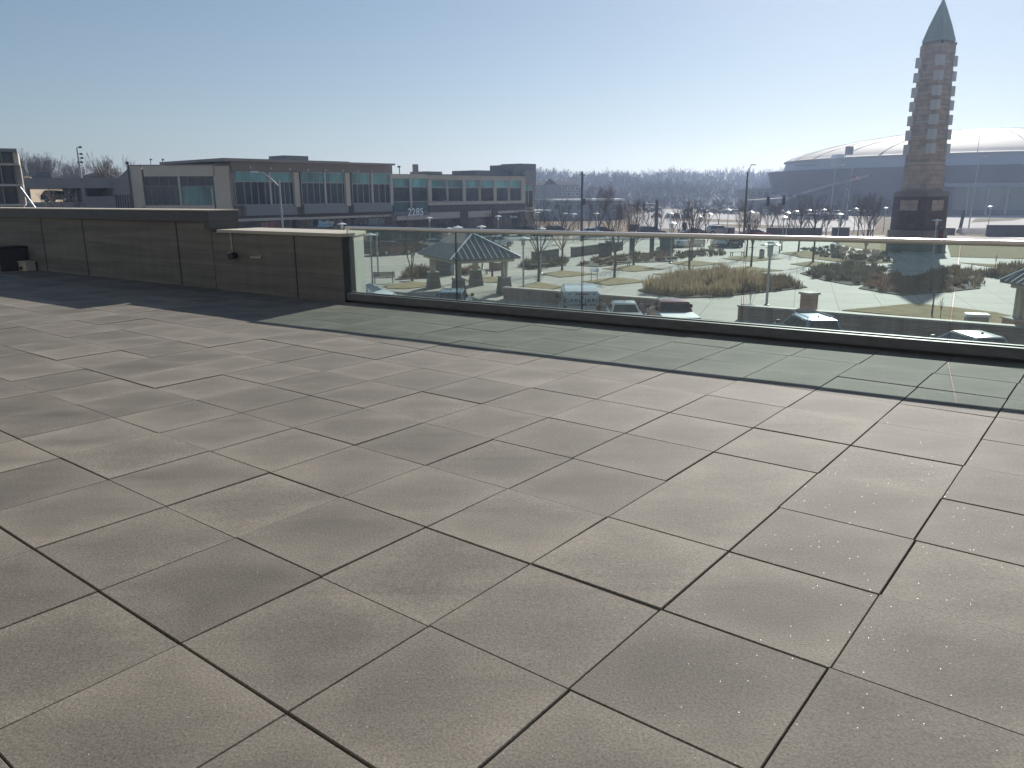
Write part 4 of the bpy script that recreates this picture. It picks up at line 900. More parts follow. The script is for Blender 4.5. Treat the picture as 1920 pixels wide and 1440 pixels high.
# sloping dark side wing towards the garage
a0 = atP(243, 311, BP, BN); zt = a0.z; sb = Vector((-.55, .83, 0)).normalized()
mb = MB(); A0 = Vector((a0.x, a0.y, G)); nrm = Vector((sb.y, -sb.x, 0)); 
for s_, t_ in ((0, 1),):
    p0, p1 = A0, A0+sb*30; k = nrm*1.0
    z0, z1 = zt-.1, atP(222, 331, A0, nrm).z if False else zt-3.2
    mb.hexa([p0, p1, p1+Vector((.8, .5, 0)), p0+Vector((.8, .5, 0))], [Vector((p0.x, p0.y, z0)), Vector((p1.x, p1.y, z1)), Vector((p1.x+.8, p1.y+.5, z1)), Vector((p0.x+.8, p0.y+.5, z0))])
mb.build('side_wing', M['taupe'], nb)
mb = MB()
for k in range(7):
    q = A0+sb*(2+k*2.2)-nrm*(-.0); mb.obox(Vector((q.x, q.y, zt-9.2))-Vector((.83, .55, 0))*.14, sb*.35, Vector((.83, .55, 0))*.1, 5.6)
mb.build('side_louver', M['darkcap'], nb)
mb = MB(); mb.tube(Vector((A0.x-.15, A0.y-.15, zt-9.8)), Vector((A0.x-.15, A0.y-.15, zt-.4)), .14, n=8); mb.build('downpipe', M['darkcap'], nb)
# three glass bays under the big roof
part(FA, 'bay_core', M['taupe'], [(436, 305, 737, 405)], w0=-14, w1=-.6)
part(FA, 'frieze', M['taupe'], [(434, 304, 735, 322.5)], w0=-.6, w1=.15)
part(FA, 'bay_spandrel', M['spandrel'], [(462, 384, 557.5, 403.5)], w0=-.6, w1=.55)
part(FA, 'bay_spandrel', M['spandrel'], [(571, 382.5, 653, 400)], w0=-.6, w1=.55)
part(FA, 'bay_spandrel', M['spandrel'], [(664, 381, 736, 397.3)], w0=-.6, w1=.55)
part(FA, 'bay_pier', M['beige'], [(553, 323, 562, 388)], w0=-.6, w1=.75)
part(FA, 'bay_pier', M['beige'], [(649, 324, 657, 386)], w0=-.6, w1=.75)
part(FA, 'bay_pier', M['taupe'], [(433, 322, 441, 386)], w0=-.6, w1=.1)
part(FA, 'bay_pier', M['mullion'], [(732.5, 327, 736.5, 385)], w0=-.6, w1=.6)
window(FA, 441, 322.5, 552.5, 383.5, [458, 471, 484, 497, 507, 515, 523, 533, 543], .25, trans=341, fr=.7)
window(FA, 566, 323.5, 648.5, 382.2, [576, 588, 599, 609, 620, 632, 642], .25, trans=343, fr=.7)
window(FA, 661, 325, 731.5, 380.6, [670, 681, 692, 698, 710, 722], .25, trans=345, fr=.7)
part(FA, 'bay_pier', M['mullion'], [(506, 323, 509, 384), (609, 324, 612, 383), (697, 325, 700, 381)], w0=.2, w1=.5)
part(FA, 'dark_band', M['brickdark'], [(440, 404, 560, 408.5), (560, 402, 660, 406), (660, 399, 738, 403)], w0=-1.2, w1=.2)
part(FA, 'storefront_beam', M['beige'], [(440, 408.8, 560, 413.5), (560, 406.3, 660, 410.3), (660, 403.3, 741, 407)], w0=-1.2, w1=.5)
# roof slabs
part(FA, 'roof', M['taupe'], [(419, 299.5, 655, 304.5)], w0=-15, w1=2.2)
part(FA, 'roof', M['taupe'], [(655, 305.5, 741, 309)], w0=-12, w1=2.0)
part(FA, 'rooftop_unit', M['hvac'], [(533, 292, 578, 300.5)], w0=-9, w1=-5)
part(FA, 'soffit_light', M['white'], [(469, 312.5, 471, 316), (507.5, 314, 509.5, 317.5), (543, 315, 545, 318.5), (577, 317, 579, 320), (610, 317.5, 612, 320.5), (643, 318.5, 645, 321.5), (671, 319.5, 673, 322), (697, 320.5, 699, 323)], w0=.1, w1=.35)
# recessed link with the number
part(FA, 'link_core', M['taupe'], [(737, 329, 804, 440)], w0=-14, w1=-.8, zb=G)
part(FA, 'link_parapet', M['beige'], [(735, 326.5, 804, 334.5)], w0=-.8, w1=.1)
window(FA, 737, 335, 770, 378, [], -.15, trans=350.5, fr=.9)
window(FA, 771.5, 335, 803, 377.5, [], -.15, trans=350.8, fr=.9)
part(FA, 'link_spandrel', M['teal'], [(738, 379, 803.5, 396)], w0=-.8, w1=-.1)
part(FA, 'link_mullion', M['mullion'], [(769.5, 333, 772.5, 397)], w0=-.3, w1=.15)
part(FA, 'entrance_canopy', M['hvac'], [(738, 396.5, 805, 404)], w0=-.8, w1=1.0)
part(FA, 'storefront_beam', M['beige'], [(744, 404.3, 805, 412)], w0=-.8, w1=.9)
pn = atP(779.5, 398, FP+FN*1.05, FN)
hz = abs(atP(779.5, 391.5, FP+FN*1.05, FN).z-atP(779.5, 403.5, FP+FN*1.05, FN).z)
text('house_number', '2285', hz*1.6, pn, FU, (0, 0, 1), M['number'], nb, extrude=.025)
# right wing
part(FA, 'wing_core', M['taupe'], [(804, 330, 986, 440)], w0=-13, w1=-.8, zb=G)
part(FA, 'wing_parapet', M['beige'], [(804, 328.8, 986, 337.5)], w0=-.8, w1=.2)
part(FA, 'roof_edge', M['darkcap'], [(803.5, 327.8, 986.5, 329)], w0=-.8, w1=.4)
part(FA, 'wing_sill', M['beige'], [(804, 377.5, 985, 383)], w0=-.8, w1=.35)
part(FA, 'wing_pier', M['beige'], [(803.5, 337.5, 809, 378)], w0=-.8, w1=.2)
for a, b in ((868.5, 873), (926, 930.5), (978, 985)): part(FA, 'wing_pier', M['beige'], [(a, 337.5, b, 378)], w0=-.8, w1=.2)
for a, b, sp_ in ((809, 838, [822]), (840, 868.5, [854]), (873, 898.5, [886]), (901, 926, [913]), (930.5, 953, [942]), (955.5, 977.5, [966])):
    window(FA, a, 338, b, 377.3, [], -.1, trans=352, fr=1.4, fm=M['beige'])
part(FA, 'brick_band', M['brickdark'], [(806, 383.3, 985, 396)], w0=-.8, w1=.2)
part(FA, 'storefront_beam', M['beige'], [(806, 397.8, 866, 409.5)], w0=-.8, w1=.5)
part(FA, 'storefront_beam', M['beige'], [(878, 395.5, 922, 407)], w0=-.8, w1=.5)
part(FA, 'storefront_beam', M['mullion'], [(934, 394.5, 986, 399)], w0=-.8, w1=.5)
for a, b in ((866, 878), (924, 934), (975, 985)): part(FA, 'brick_column', M['brickdark'], [(a, 396.3, b, 436)], w0=-.8, w1=.8, zb=G)
for a, b in ((440, 446), (556, 562), (650, 656), (735, 742), (806, 812)): part(FA, 'brick_column', M['brickdark'], [(a, 408, b, 436)], w0=-1.2, w1=.15, zb=G)
# shop fronts at ground level, recessed
for a, b, y in ((446, 556, 413.7), (562, 650, 410.5), (656, 735, 407.2), (742, 806, 412.2), (812, 866, 409.7), (878, 924, 407.2), (934, 975, 399.2)):
    n = max(2, int((b-a)/13)); P = FP-FN*.35
    window(FA, a, y, b, 438, [a+(b-a)*k/n for k in range(1, n)], -.30, lo=M['storeglass'], fr=.8, fm=M['hvac'])
part(FA, 'shop_poster', mat('red_shop_posters', (.22, .05, .045), .7, col2=(.40, .30, .22), scale=1.5, stretch=(3, 3, .1)), [(489, 415.5, 526, 431)], w0=-.30, w1=-.22)
part(FA, 'shop_poster', mat('pale_shop_posters', (.20, .27, .29), .7, col2=(.40, .42, .40), scale=1.2, stretch=(2, 2, .3)), [(691, 409, 722, 422)], w0=-.30, w1=-.22)
part(FA, 'awning', mat('blue_awning', (.03, .07, .16), .7, var=.1), [(665, 422, 748, 431)], w0=-.3, w1=1.3)
sgn = part(FA, 'shop_sign', M['storeglass'], [(595, 410.5, 628, 425)], w0=-.3, w1=.2)
mb = MB(); FA.rect(mb, 596, 421.5, 624, 425, .2, .3); FA.rect(mb, 597.5, 414.5, 602.5, 425, .2, .3)
for k in range(3): FA.rect(mb, 598+1.2*k, 412.5-.5*(k == 1), 599+1.2*k, 414.5, .2, .3)
mb.build('emblem', mat('sky_blue_emblem', (.25, .5, .68), .5, var=.04), sgn)
pn = atP(614, 417.3, FP+FN*.25, FN); z1, z2 = atP(614, 412, FP+FN*.25, FN).z, atP(614, 422, FP+FN*.25, FN).z
text('lettering', 'godfrey', (z1-z2)*.95, pn, FU, (0, 0, 1), M['signwhite'], sgn, extrude=.03)
sg2 = part(FA, 'shop_sign', mat('teal_shop_sign', (.03, .07, .09), .5), [(938, 403.5, 972, 409.5)], w0=-.3, w1=.6)
part(FA, 'emblem', M['signwhite'], [(957.5, 404.5, 959.3, 408.5), (961, 405.5, 962.6, 408), (964.5, 404.5, 966, 408.5), (967.5, 405, 969.5, 408)], parent=sg2, w0=.6, w1=.66)
# roof structures at the right end, and the corner tower
part(FA, 'rooftop_screen', M['hvac'], [(892, 320, 963, 334)], w0=-9, w1=-3)
part(FA, 'rooftop_screen', M['hvac'], [(884, 325.5, 894, 334)], w0=-7, w1=-3)
part(FA, 'rooftop_unit', M['hvac'], [(798.5, 321.5, 829, 331)], w0=-9, w1=-5)
part(FA, 'rooftop_stair', M['hvac'], [(963, 309, 977, 334)], w0=-8, w1=-2)
P2 = FP-FN*2.6
mb = MB(); FA.rect(mb, 976.5, 307, 1005, 320, -7, -2.0); mb.build('corner_tower', M['hvac'], nb)
part(FA, 'tower_cladding', M['spandrel'], [(984, 319.5, 1005, 345.3)], w0=-8, w1=-1.2)
part(FA, 'tower_edge', M['white'], [(1005.2, 320, 1006.6, 345)], w0=-7, w1=-2.2)
part(FA, 'tower_core', M['taupe'], [(984, 345.3, 1004, 392)], w0=-8, w1=-2.0)
window(FA, 984.5, 346, 999.5, 389, [990.5], -1.8, trans=357, fr=.8)
part(FA, 'tower_base', M['cream'], [(984, 389, 1000, 391.5)], w0=-8, w1=-1.5)
part(FA, 'tower_base', M['taupe'], [(984, 391.5, 1002, 438)], w0=-8, w1=-2.0, zb=G)
part(FA, 'canopy', M['white'], [(984, 394, 1034, 396.5)], w0=-5, w1=-1.2)
# chimney and roof lights on the building
part(FA, 'flue', M['taupe'], [(779.5, 308, 784.5, 329)], w0=-6, w1=-5.2)
def roof_light(face, x, y0, y1, w, lab=None):
    mb = MB(); face.rect(mb, x-.35, y0, x+.35, y1, w-.12, w); o = mb.build('roof_light', M['iron'], nb)
    mb = MB(); face.rect(mb, x-1.2, y0-1.5, x+1.4, y0+1.5, w-.3, w+.15); mb.build('light_head', M['iron'], o)
roof_light(FA, 749.5, 312.5, 328, -4); roof_light(FB, 282, 299, 310, -5); roof_light(FB, 304.5, 299, 310, -5)
a = atP(240, 306, BP, BN); mb = MB(); mb.tube(a+Vector((0, 0, -1.5)), a+Vector((0, 0, .2)), .09, n=6); mb.tube(a+Vector((0, 0, .2)), a+Vector((-.25, 0, -.1)), .14, n=6); mb.build('camera_mast', M['iron'], nb)

# ------------------------------------------------------------------ parking garage, left glass corner, houses behind
GY = 118
gp = Vector((-60, GY, 0)); GF = Face(gp, Vector((1, 0, 0)), Vector((0, -1, 0)))
gar = thing('parking_garage', 'grey concrete parking garage with two dark open bays at the left', 'building', (gp.x, GY, G))
part(GF, 'parapet', M['garage'], [(38, 333.5, 246, 353)], parent=gar, w0=-.6, w1=0)
part(GF, 'pier', M['garage'], [(36, 353, 53, 379)], parent=gar, w0=-.6, w1=0)
part(GF, 'pier', M['garage'], [(153, 353, 160, 379)], parent=gar, w0=-.6, w1=.02)
part(GF, 'pier', M['garage'], [(224, 353, 246, 379)], parent=gar, w0=-.6, w1=0)
part(GF, 'low_wall', M['garage'], [(36, 379, 159.5, 405)], parent=gar, w0=-.6, w1=0)
part(GF, 'low_wall', M['garage'], [(160, 368, 224, 405)], parent=gar, w0=-.6, w1=.03)
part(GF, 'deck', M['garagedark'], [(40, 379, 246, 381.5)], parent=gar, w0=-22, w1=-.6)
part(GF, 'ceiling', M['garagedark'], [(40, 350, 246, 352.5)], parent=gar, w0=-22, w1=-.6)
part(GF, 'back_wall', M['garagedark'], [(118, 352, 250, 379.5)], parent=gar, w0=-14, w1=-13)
part(GF, 'fence_panel', M['cream'], [(44, 330, 47, 342), (48, 330, 51, 342), (52, 331, 55, 342.5), (56, 331.5, 58, 343)], parent=gar, w0=-.5, w1=-.3)
part(GF, 'footing', M['garage'], [(36, 405, 246, 420)], parent=gar, w0=-20, w1=-.05, zb=G)
cw = thing('cream_building', 'cream sunlit wall seen through the garage opening', 'building', (-102, 165, G))
mb = MB(); mb.obox(Vector((-106, 165, G)), Vector((4, 0, 0)), Vector((-2, 38, 0)), 9.0); mb.build('wall', M['cream'], cw)
mb = MB(); mb.obox(Vector((-106.3, 164.7, G+9.01)), Vector((4.6, 0, 0)), Vector((-2, 38.6, 0)), .4); mb.build('roof_edge', M['taupe'], cw)
gl = Vector((-45, 75, 0)); GL = Face(gl, Vector((.86, .51, 0)).normalized(), Vector((.51, -.86, 0)).normalized())
lb = thing('glass_corner_building', 'glass cornered office building cut off by the left edge of the view', 'building', (gl.x, gl.y, G))
part(GL, 'roof', M['spandrel'], [(-90, 277.5, 31, 283.5)], parent=lb, w0=-14, w1=.8)
part(GL, 'corner_pier', M['beige'], [(25, 283.5, 34, 306)], parent=lb, w0=-14, w1=0)
part(GL, 'corner_pier', M['taupe'], [(31, 309, 40, 345.5)], parent=lb, w0=-14, w1=0)
part(GL, 'corner_pier', M['taupe'], [(36, 349, 46, 383)], parent=lb, w0=-14, w1=0)
part(GL, 'floor_slab', M['mullion'], [(-90, 306, 36, 309.5)], parent=lb, w0=-14, w1=.5)
part(GL, 'floor_slab', M['mullion'], [(-90, 345.5, 43, 349)], parent=lb, w0=-14, w1=.5)
part(GL, 'floor_slab', M['mullion'], [(-90, 383, 48, 387)], parent=lb, w0=-14, w1=.5)
part(GL, 'ground_storey', M['taupe'], [(-90, 387, 46, 420)], parent=lb, w0=-14, w1=-.2, zb=G)
part(GL, 'core', M['garagedark'], [(-90, 284, 24, 383)], parent=lb, w0=-14, w1=-3)
window(GL, -60, 284, 25, 306, [-20, 2], -.3, parent=lb, fr=1.2)
window(GL, -60, 309.5, 31, 345.5, [-20, 3, 28.5], -.3, parent=lb, fr=1.2)
window(GL, -60, 349, 36, 383, [-20, 7, 34], -.3, parent=lb, fr=1.2)
mb = MB(); mb.tube(atP(37, 351, gl+GL.n*.6, GL.n), atP(66, 391, gl+GL.n*.6, GL.n), .11, n=8); mb.build('brace', M['steel'], lb)
# houses
def house(x0, x1, yr, ye, Y, label, wallm, hip=True, zb=None, floors=2, rows=()):
    a, b = atY(x0, ye, Y), atY(x1, ye, Y); zr = atY((x0+x1)/2, yr, Y).z; ze = a.z; dep = min(14, (b.x-a.x)*.8)
    t = thing('house', label, 'house', ((a.x+b.x)/2, Y, G)); z0 = G if zb is None else zb
    mb = MB(); mb.box(a.x+.4, Y, z0, b.x-.4, Y+dep, ze); mb.build('wall', wallm, t)
    o = .5; xa, xb, ya, yb = a.x-o+.4, b.x+o-.4, Y-o, Y+dep+o; ins = (xb-xa)*.28 if hip else 0
    mb = MB(); mb.add([(xa, ya, ze), (xb, ya, ze), (xb, yb, ze), (xa, yb, ze), (xa+ins, (ya+yb)/2, zr), (xb-ins, (ya+yb)/2, zr)], [(0, 1, 5, 4), (1, 2, 5), (2, 3, 4, 5), (3, 0, 4), (3, 2, 1, 0)]); mb.build('roof', M['shingle'], t)
    for (wx0, wy0, wx1, wy1) in rows:
        p0, p1 = atY(wx0, wy0, Y), atY(wx1, wy1, Y); mb = MB(); mb.box(p0.x-.12, Y-.06, p1.z-.12, p1.x+.12, Y-.002, p0.z+.12); f = mb.build('window', M['white'], t)
        mb = MB(); mb.box(p0.x, Y-.08, p1.z, p1.x, Y-.062, p0.z); mb.build('pane', M['pane'], f)
    return t
house(55, 98, 322, 333, 190, 'dark roofed house behind the garage beside the left glass building', M['housewall'], rows=((70, 336, 76, 341), (82, 336, 88, 341)))
house(98, 152, 326, 334, 200, 'long low dark roofed house behind the garage in the middle', M['housewall'], rows=((110, 337, 116, 341), (130, 337, 136, 341)))
house(153, 197, 323.5, 331, 195, 'dark roofed house behind the garage right of the floodlight pole', M['housewall'], rows=((162, 334, 168, 338), (180, 334, 186, 338)))
# apartment house with a gable, and the low white roofed building before it
Y = 330
apt = house(1004, 1086, 338, 347, Y, 'grey apartment house with a gable in front of the wooded ridge', M['housewall'], hip=False, rows=[(x, y, x+4, y+5) for x in (1012, 1048, 1055, 1064, 1072, 1080) for y in (351, 361)]+[(1028, 350, 1032, 356), (1038, 350, 1042, 356)])
p0, p1 = atY(1022, 346, Y-3), atY(1045, 346, Y-3); pk = atY(1026.5, 334, Y-3)
mb = MB(); mb.box(p0.x+.6, Y-3, G, p1.x-.6, Y-.05, p0.z); mb.build('gable_wall', M['housewall'], apt)
mb = MB(); xm = (p0.x*2+p1.x)/3; mb.add([(p0.x, Y-3.6, p0.z), (p1.x, Y-3.6, p0.z), (xm, Y-3.6, pk.z), (p0.x, Y+4, p0.z), (p1.x, Y+4, p0.z), (xm, Y+4, pk.z)], [(0, 1, 2), (3, 5, 4), (0, 2, 5, 3), (1, 4, 5, 2), (0, 3, 4, 1)]); mb.build('gable', M['shingle'], apt)
Y = 215; WF = Face(Vector((10, Y, 0)), Vector((1, 0, 0)), Vector((0, -1, 0)))
lw = thing('low_building', 'long low pale blue building with a bright white roof edge', 'building', (20, Y, G))
part(WF, 'wall', M['arenaband'], [(1008, 379, 1172, 409)], parent=lw, w0=-14, w1=0, zb=G)
part(WF, 'roof_edge', M['white'], [(1025, 373.5, 1172, 377)], parent=lw, w0=-15, w1=1.2)
part(WF, 'roof', M['spandrel'], [(1027, 377, 1170, 379)], parent=lw, w0=-14, w1=.6)
part(WF, 'tall_panel', M['arenaband'], [(1004, 373.5, 1037, 395)], parent=lw, w0=-3, w1=.8, zb=G)
for x in (1040, 1063, 1082, 1105, 1128, 1150): part(WF, 'window', M['pane'], [(x, 384, x+9, 392)], parent=lw, w0=-.1, w1=.05)
part(WF, 'door', M['garagedark'], [(1157, 384, 1166, 409)], parent=lw, w0=-.1, w1=.06, zb=G)
# long flat roofed building glimpsed under the ridge, right of the signal
Y = 300; XF = Face(Vector((60, Y, 0)), Vector((1, 0, 0)), Vector((0, -1, 0)))
lw = thing('low_building', 'low curved roof building glimpsed behind the mast arm beside the arena', 'building', (70, Y, G))
part(XF, 'wall', M['housewall'], [(1404, 356, 1460, 390)], parent=lw, w0=-14, w1=0, zb=G)
part(XF, 'roof', M['spandrel'], [(1400, 353, 1464, 356)], parent=lw, w0=-15, w1=.8)
for x in (1409, 1421, 1433, 1445): part(XF, 'window', M['pane'], [(x, 359, x+8, 369)], parent=lw, w0=-.1, w1=.08)

# ------------------------------------------------------------------ campus tower
TYD = 95; tb = atY(1718, 450, TYD); tb.z = G
tw = thing('brick_tower', 'tall square tower with stepped pale blocks on its corners and a green pointed spire', 'tower', tb)
TR = R(45-15.5)                                       # turned so one edge faces right of centre
def tq(w, z, mbx, d=None, z1=None, w1=None, mi=0): mbx.frus((tb.x, tb.y), w, w, w1 or w, w1 or w, z, z1, TR); return mbx
def zt_(y, x=1740): return atY(x, y, TYD).z
def wpx(px, y): return px/1464.2*TYD/1.0
fac = 1/(math.cos(TR)+math.sin(TR)) if 0 < TR < math.pi/2 else 1
def Wd(px): return px/1464.2*(TYD/ .972)*fac*.845
z1, z2, z3, z4 = zt_(430.5), zt_(366.5), zt_(358.5), zt_(83)
mb = MB(); tq(Wd(112), G, mb, z1=z1); mb.build('plinth', M['tstone2'], tw)
mb = MB(); tq(Wd(104), z1, mb, z1=z2-.1, w1=Wd(101)); mb.build('base', M['brickdark'], tw)
mb = MB(); tq(Wd(106), z2-.1, mb, z1=z2+.25); tq(Wd(101), z2+.25, mb, z1=z3); mb.build('cornice', M['tstone2'], tw)
ca, sa_ = math.cos(TR), math.sin(TR)
def tl(x, y, z): return Vector((tb.x+x*ca-y*sa_, tb.y+x*sa_+y*ca, z))   # tower-aligned point
w = Wd(103)/2; zA, zB = zt_(394), zt_(375)
for face in (0, 1):
    hw = w*.52; o = w+.0
    mb = MB()
    if face == 0: q = [tl(-hw, -o-.05, 0), tl(hw, -o-.05, 0), tl(hw, -o+.2, 0), tl(-hw, -o+.2, 0)]
    else: q = [tl(-o-.05, -hw, 0), tl(-o-.05, hw, 0), tl(-o+.2, hw, 0), tl(-o+.2, -hw, 0)]; q.reverse()
    mb.hexa([Vector((v.x, v.y, zA)) for v in q], [Vector((v.x, v.y, zB)) for v in q]); mb.build('base_panel', M['tstone'], tw)
wb_, wt_ = Wd(77), Wd(59)
mb = MB(); tq(wb_, z3, mb, z1=z4, w1=wt_); mb.build('shaft', M['tstone'], tw)
rows = [(284, 270), (256, 242), (229, 215), (201, 187.5), (173.5, 160), (146, 132), (118.5, 104)]
rows = [(289.5, 270.5), (263, 244), (235.5, 217), (208.5, 190), (182, 163.5), (154, 136), (126.5, 107)]
for (y0, y1) in rows:
    za, zb = zt_(y0), zt_(y1); f = (za-z3)/(z4-z3); ww = (wb_+(wt_-wb_)*f)/2
    for sx, sy in ((-1, -1), (1, -1), (-1, 1)):
        c = tl(sx*(ww-.10), sy*(ww-.10), 0); mb = MB(); mb.frus((c.x, c.y), .74, .74, .74, .74, za, zb, TR); mb.build('corner_block', M['tblock'], tw)
    mb = MB(); tq(ww*2+.06, zt_((y0+y1)/2+4), mb, z1=zt_((y0+y1)/2+4)+.16); mb.build('band', M['tband'], tw)
zz = zt_(308); f = (zz-z3)/(z4-z3); mb = MB(); tq(wb_+(wt_-wb_)*f+.08, zz, mb, z1=zz+.2); mb.build('band', M['tband'], tw)
mb = MB(); tq(wt_*1.07, zt_(105), mb, z1=zt_(86)); mb.build('collar', M['tstone'], tw)
zs = zt_(78.5); mb = MB(); tq(wt_*.97, zt_(86), mb, z1=zs); mb.build('neck', M['tstone2'], tw)
ap = atY(1768.5, -4, TYD); mb = MB(); e = Wd(60)/2; q = [tl(-e, -e, zs), tl(e, -e, zs), tl(e, e, zs), tl(-e, e, zs)]; tip = Vector((tb.x, tb.y, ap.z))
md = [v.lerp(Vector((tip.x, tip.y, v.z)), .0)*1.0 for v in q]
lev = [(0, 1.0), (.35, .70), (.7, .34), (1, .02)]
vs = []
for u, s_ in lev:
    for v in q: vs.append(Vector((tb.x+(v.x-tb.x)*s_, tb.y+(v.y-tb.y)*s_, zs+(tip.z-zs)*u)))
fs = [(3, 2, 1, 0)]+[(i*4+k, i*4+(k+1) % 4, i*4+4+(k+1) % 4, i*4+4+k) for i in range(3) for k in range(4)]+[(12, 13, 14, 15)]
mb.add(vs, fs); sp_ = mb.build('spire', M['copper'], tw)
mb = MB()
for i in range(1, 9):
    u = i/10; s_ = 1-u*.93
    for k in range(4):
        a, b = q[k], q[(k+1) % 4]
        s2 = None
        for (u0, s0_), (u1, s1_) in zip(lev, lev[1:]):
            if u0 <= u <= u1: s2 = s0_+(s1_-s0_)*(u-u0)/(u1-u0)
        z = zs+(tip.z-zs)*u
        mb.tube(Vector((tb.x+(a.x-tb.x)*s2, tb.y+(a.y-tb.y)*s2, z)), Vector((tb.x+(b.x-tb.x)*s2, tb.y+(b.y-tb.y)*s2, z)), .035, n=4)
mb.build('spire_seam', M['copper'], sp_)
for sx, sy in ((-1, -1), (1, -1)):
    c = tl(sx*wt_*.52, sy*wt_*.52, 0); mb = MB(); mb.tube((c.x, c.y, zt_(86)), (c.x, c.y, zt_(81)), .1, n=6); mb.build('spotlight', M['iron'], tw)
# maroon banner post by the tower base
q = at(1751, 476, G); t = thing('red_post', 'dark red post beside the park lamp at the tower base', 'post', (q.x, q.y-1, G+.1)); mb = MB(); mb.frus((q.x, q.y-1), .42, .3, .42, .3, G+.1, zt_(425)); mb.build('post_body', mat('maroon_paint', (.10, .02, .03), .5), t, bevel=.02)
mb = MB(); mb.frus((q.x, q.y-1), .6, .5, .6, .5, G+.1, G+.3); mb.build('base', M['seatwall'], t)

# ------------------------------------------------------------------ arena with shallow white dome
AC = Vector((168, 292, 0)); AR = 70
ar = thing('arena', 'round arena with shallow white dome roof, dark cladding and glass entrance front', 'arena', (AC.x, AC.y, G))
def arc(mb, r0, z0, r1, z1, a0, a1, n=64):
    vs = []; fs = []
    for k in range(n+1):
        t = a0+(a1-a0)*k/n; vs += [(AC.x+r0*math.cos(t), AC.y+r0*math.sin(t), z0), (AC.x+r1*math.cos(t), AC.y+r1*math.sin(t), z1)]
    for k in range(n): i = 2*k; fs.append((i, i+2, i+3, i+1))
    return mb.add(vs, fs)
YA = 216
zt1 = 8.2; zt2 = 11.7; zt3 = 21.6
mb = MB(); arc(mb, AR, 3.2, AR+1.5, zt1, R(150), R(380), 90); arc(mb, AR+1.5, zt1, AR-4, zt1+.1, R(150), R(380), 90); mb.build('dark_cladding', M['arenadark'], ar, smooth=True)
mb = MB(); arc(mb, AR-.4, G, AR-.3, 3.22, R(150), R(236), 50); mb.build('lower_cladding', M['arenadark'], ar, smooth=True)
mb = MB(); arc(mb, AR-4, zt1-.5, AR-5, zt2, R(140), R(400), 96); mb.build('pale_band', M['arenaband'], ar, smooth=True)
mb = MB()
prof = [(AR-4.2, zt2-.2), (AR-4.2, zt2+.25)]
for k in range(0, 15): u = k/14; prof.append(((AR-5)*math.cos(u*math.pi/2)**1.0 if k else AR-4.6, zt2+.3+(zt3-zt2)*math.sin(u*math.pi/2)**1.6))
mb.lathe([(max(.05, r), z) for r, z in prof], 96, (AC.x, AC.y, 0)); dm = mb.build('dome', M['arenaroof'], ar, smooth=True)
mb = MB()
for k in range(30):
    t = 2*math.pi*k/30
    pts = [Vector((AC.x+max(.3, r)*math.cos(t), AC.y+max(.3, r)*math.sin(t), z+.05)) for r, z in prof[2:-1:2]]
    for a, b in zip(pts, pts[1:]): mb.tube(a, b, .10, n=4, cap=False)
mb.build('roof_rib', M['mullion'], dm)
mb = MB(); arc(mb, AR-3, G, AR-3, 3.1, R(234), R(380), 60); mb.build('entrance_glass', M['arenaglass'], ar)
mb = MB(); arc(mb, AR-.2, 2.2, AR+.2, 3.22, R(234), R(380), 60); arc(mb, AR-3, 2.2, AR-.2, 2.2, R(234), R(380), 60); mb.build('entrance_soffit', M['arenaband'], ar)
for k in range(0, 26):
    t = R(235+k*4.2); mb = MB(); mb.tube((AC.x+(AR-2.7)*math.cos(t), AC.y+(AR-2.7)*math.sin(t), G), (AC.x+(AR-2.7)*math.cos(t), AC.y+(AR-2.7)*math.sin(t), 2.55), .32, n=6); mb.build('entrance_mullion', M['arenamull'], ar)
mb = MB(); arc(mb, AR-2.6, G, AR-2.6, G+1.3, R(234), R(380), 60); mb.build('entrance_sill', M['arenadark'], ar)
# rising pale stair strip across the dark wall
mb = MB()
for k in range(14):
    t = R(186+k*2.2); z = -2.2+k*.55; c0, s0_ = math.cos(t), math.sin(t); t2 = R(186+(k+1)*2.2)
    r = AR+1.2; a, b = Vector((AC.x+r*c0, AC.y+r*s0_, z)), Vector((AC.x+r*math.cos(t2), AC.y+r*math.sin(t2), z+.55)); n = Vector((c0, s0_, 0))*.9; up = Vector((0, 0, .8))
    mb.hexa([a, b, b-n, a-n], [a+up, b+up, b-n+up, a-n+up])
mb.build('stair_strip', M['hvac'], ar)
mb = MB(); arc(mb, AR+.6, -4.2, AR+1.0, .2, R(164), R(183), 16); mb.build('pale_panel', M['arenaband'], ar)
mb = MB(); arc(mb, AR+1.1, -1.0, AR+1.2, .9, R(183), R(188), 8); mb.build('blue_panel', mat('arena_blue_panel', (.06, .09, .17), .5), ar)
p = atY(1570, 299, 224); mb = MB(); mb.box(p.x-.9, 222, zt1-.5, p.x+.9, 226, p.z+.2); mb.build('roof_stack', M['arenaband'], ar)
mb = MB(); mb.frus((p.x, 224), 2.6, 4.4, 1.6, 3, p.z+.21, p.z+1.3); mb.build('stack_cap', M['white'], ar)
for x, y in ((1506, 311), (1521, 311)): p = atY(x, y, 225); mb = MB(); mb.box(p.x-1.3, 224, zt1, p.x+1.3, 228, p.z+.2); mb.build('roof_unit', M['hvac'], ar)
p = atY(1609, 278, 235); mb = MB(); mb.box(p.x-.8, 240, p.z-1.5, p.x+.8, 242, p.z+.8); mb.build('roof_unit', M['hvac'], ar)
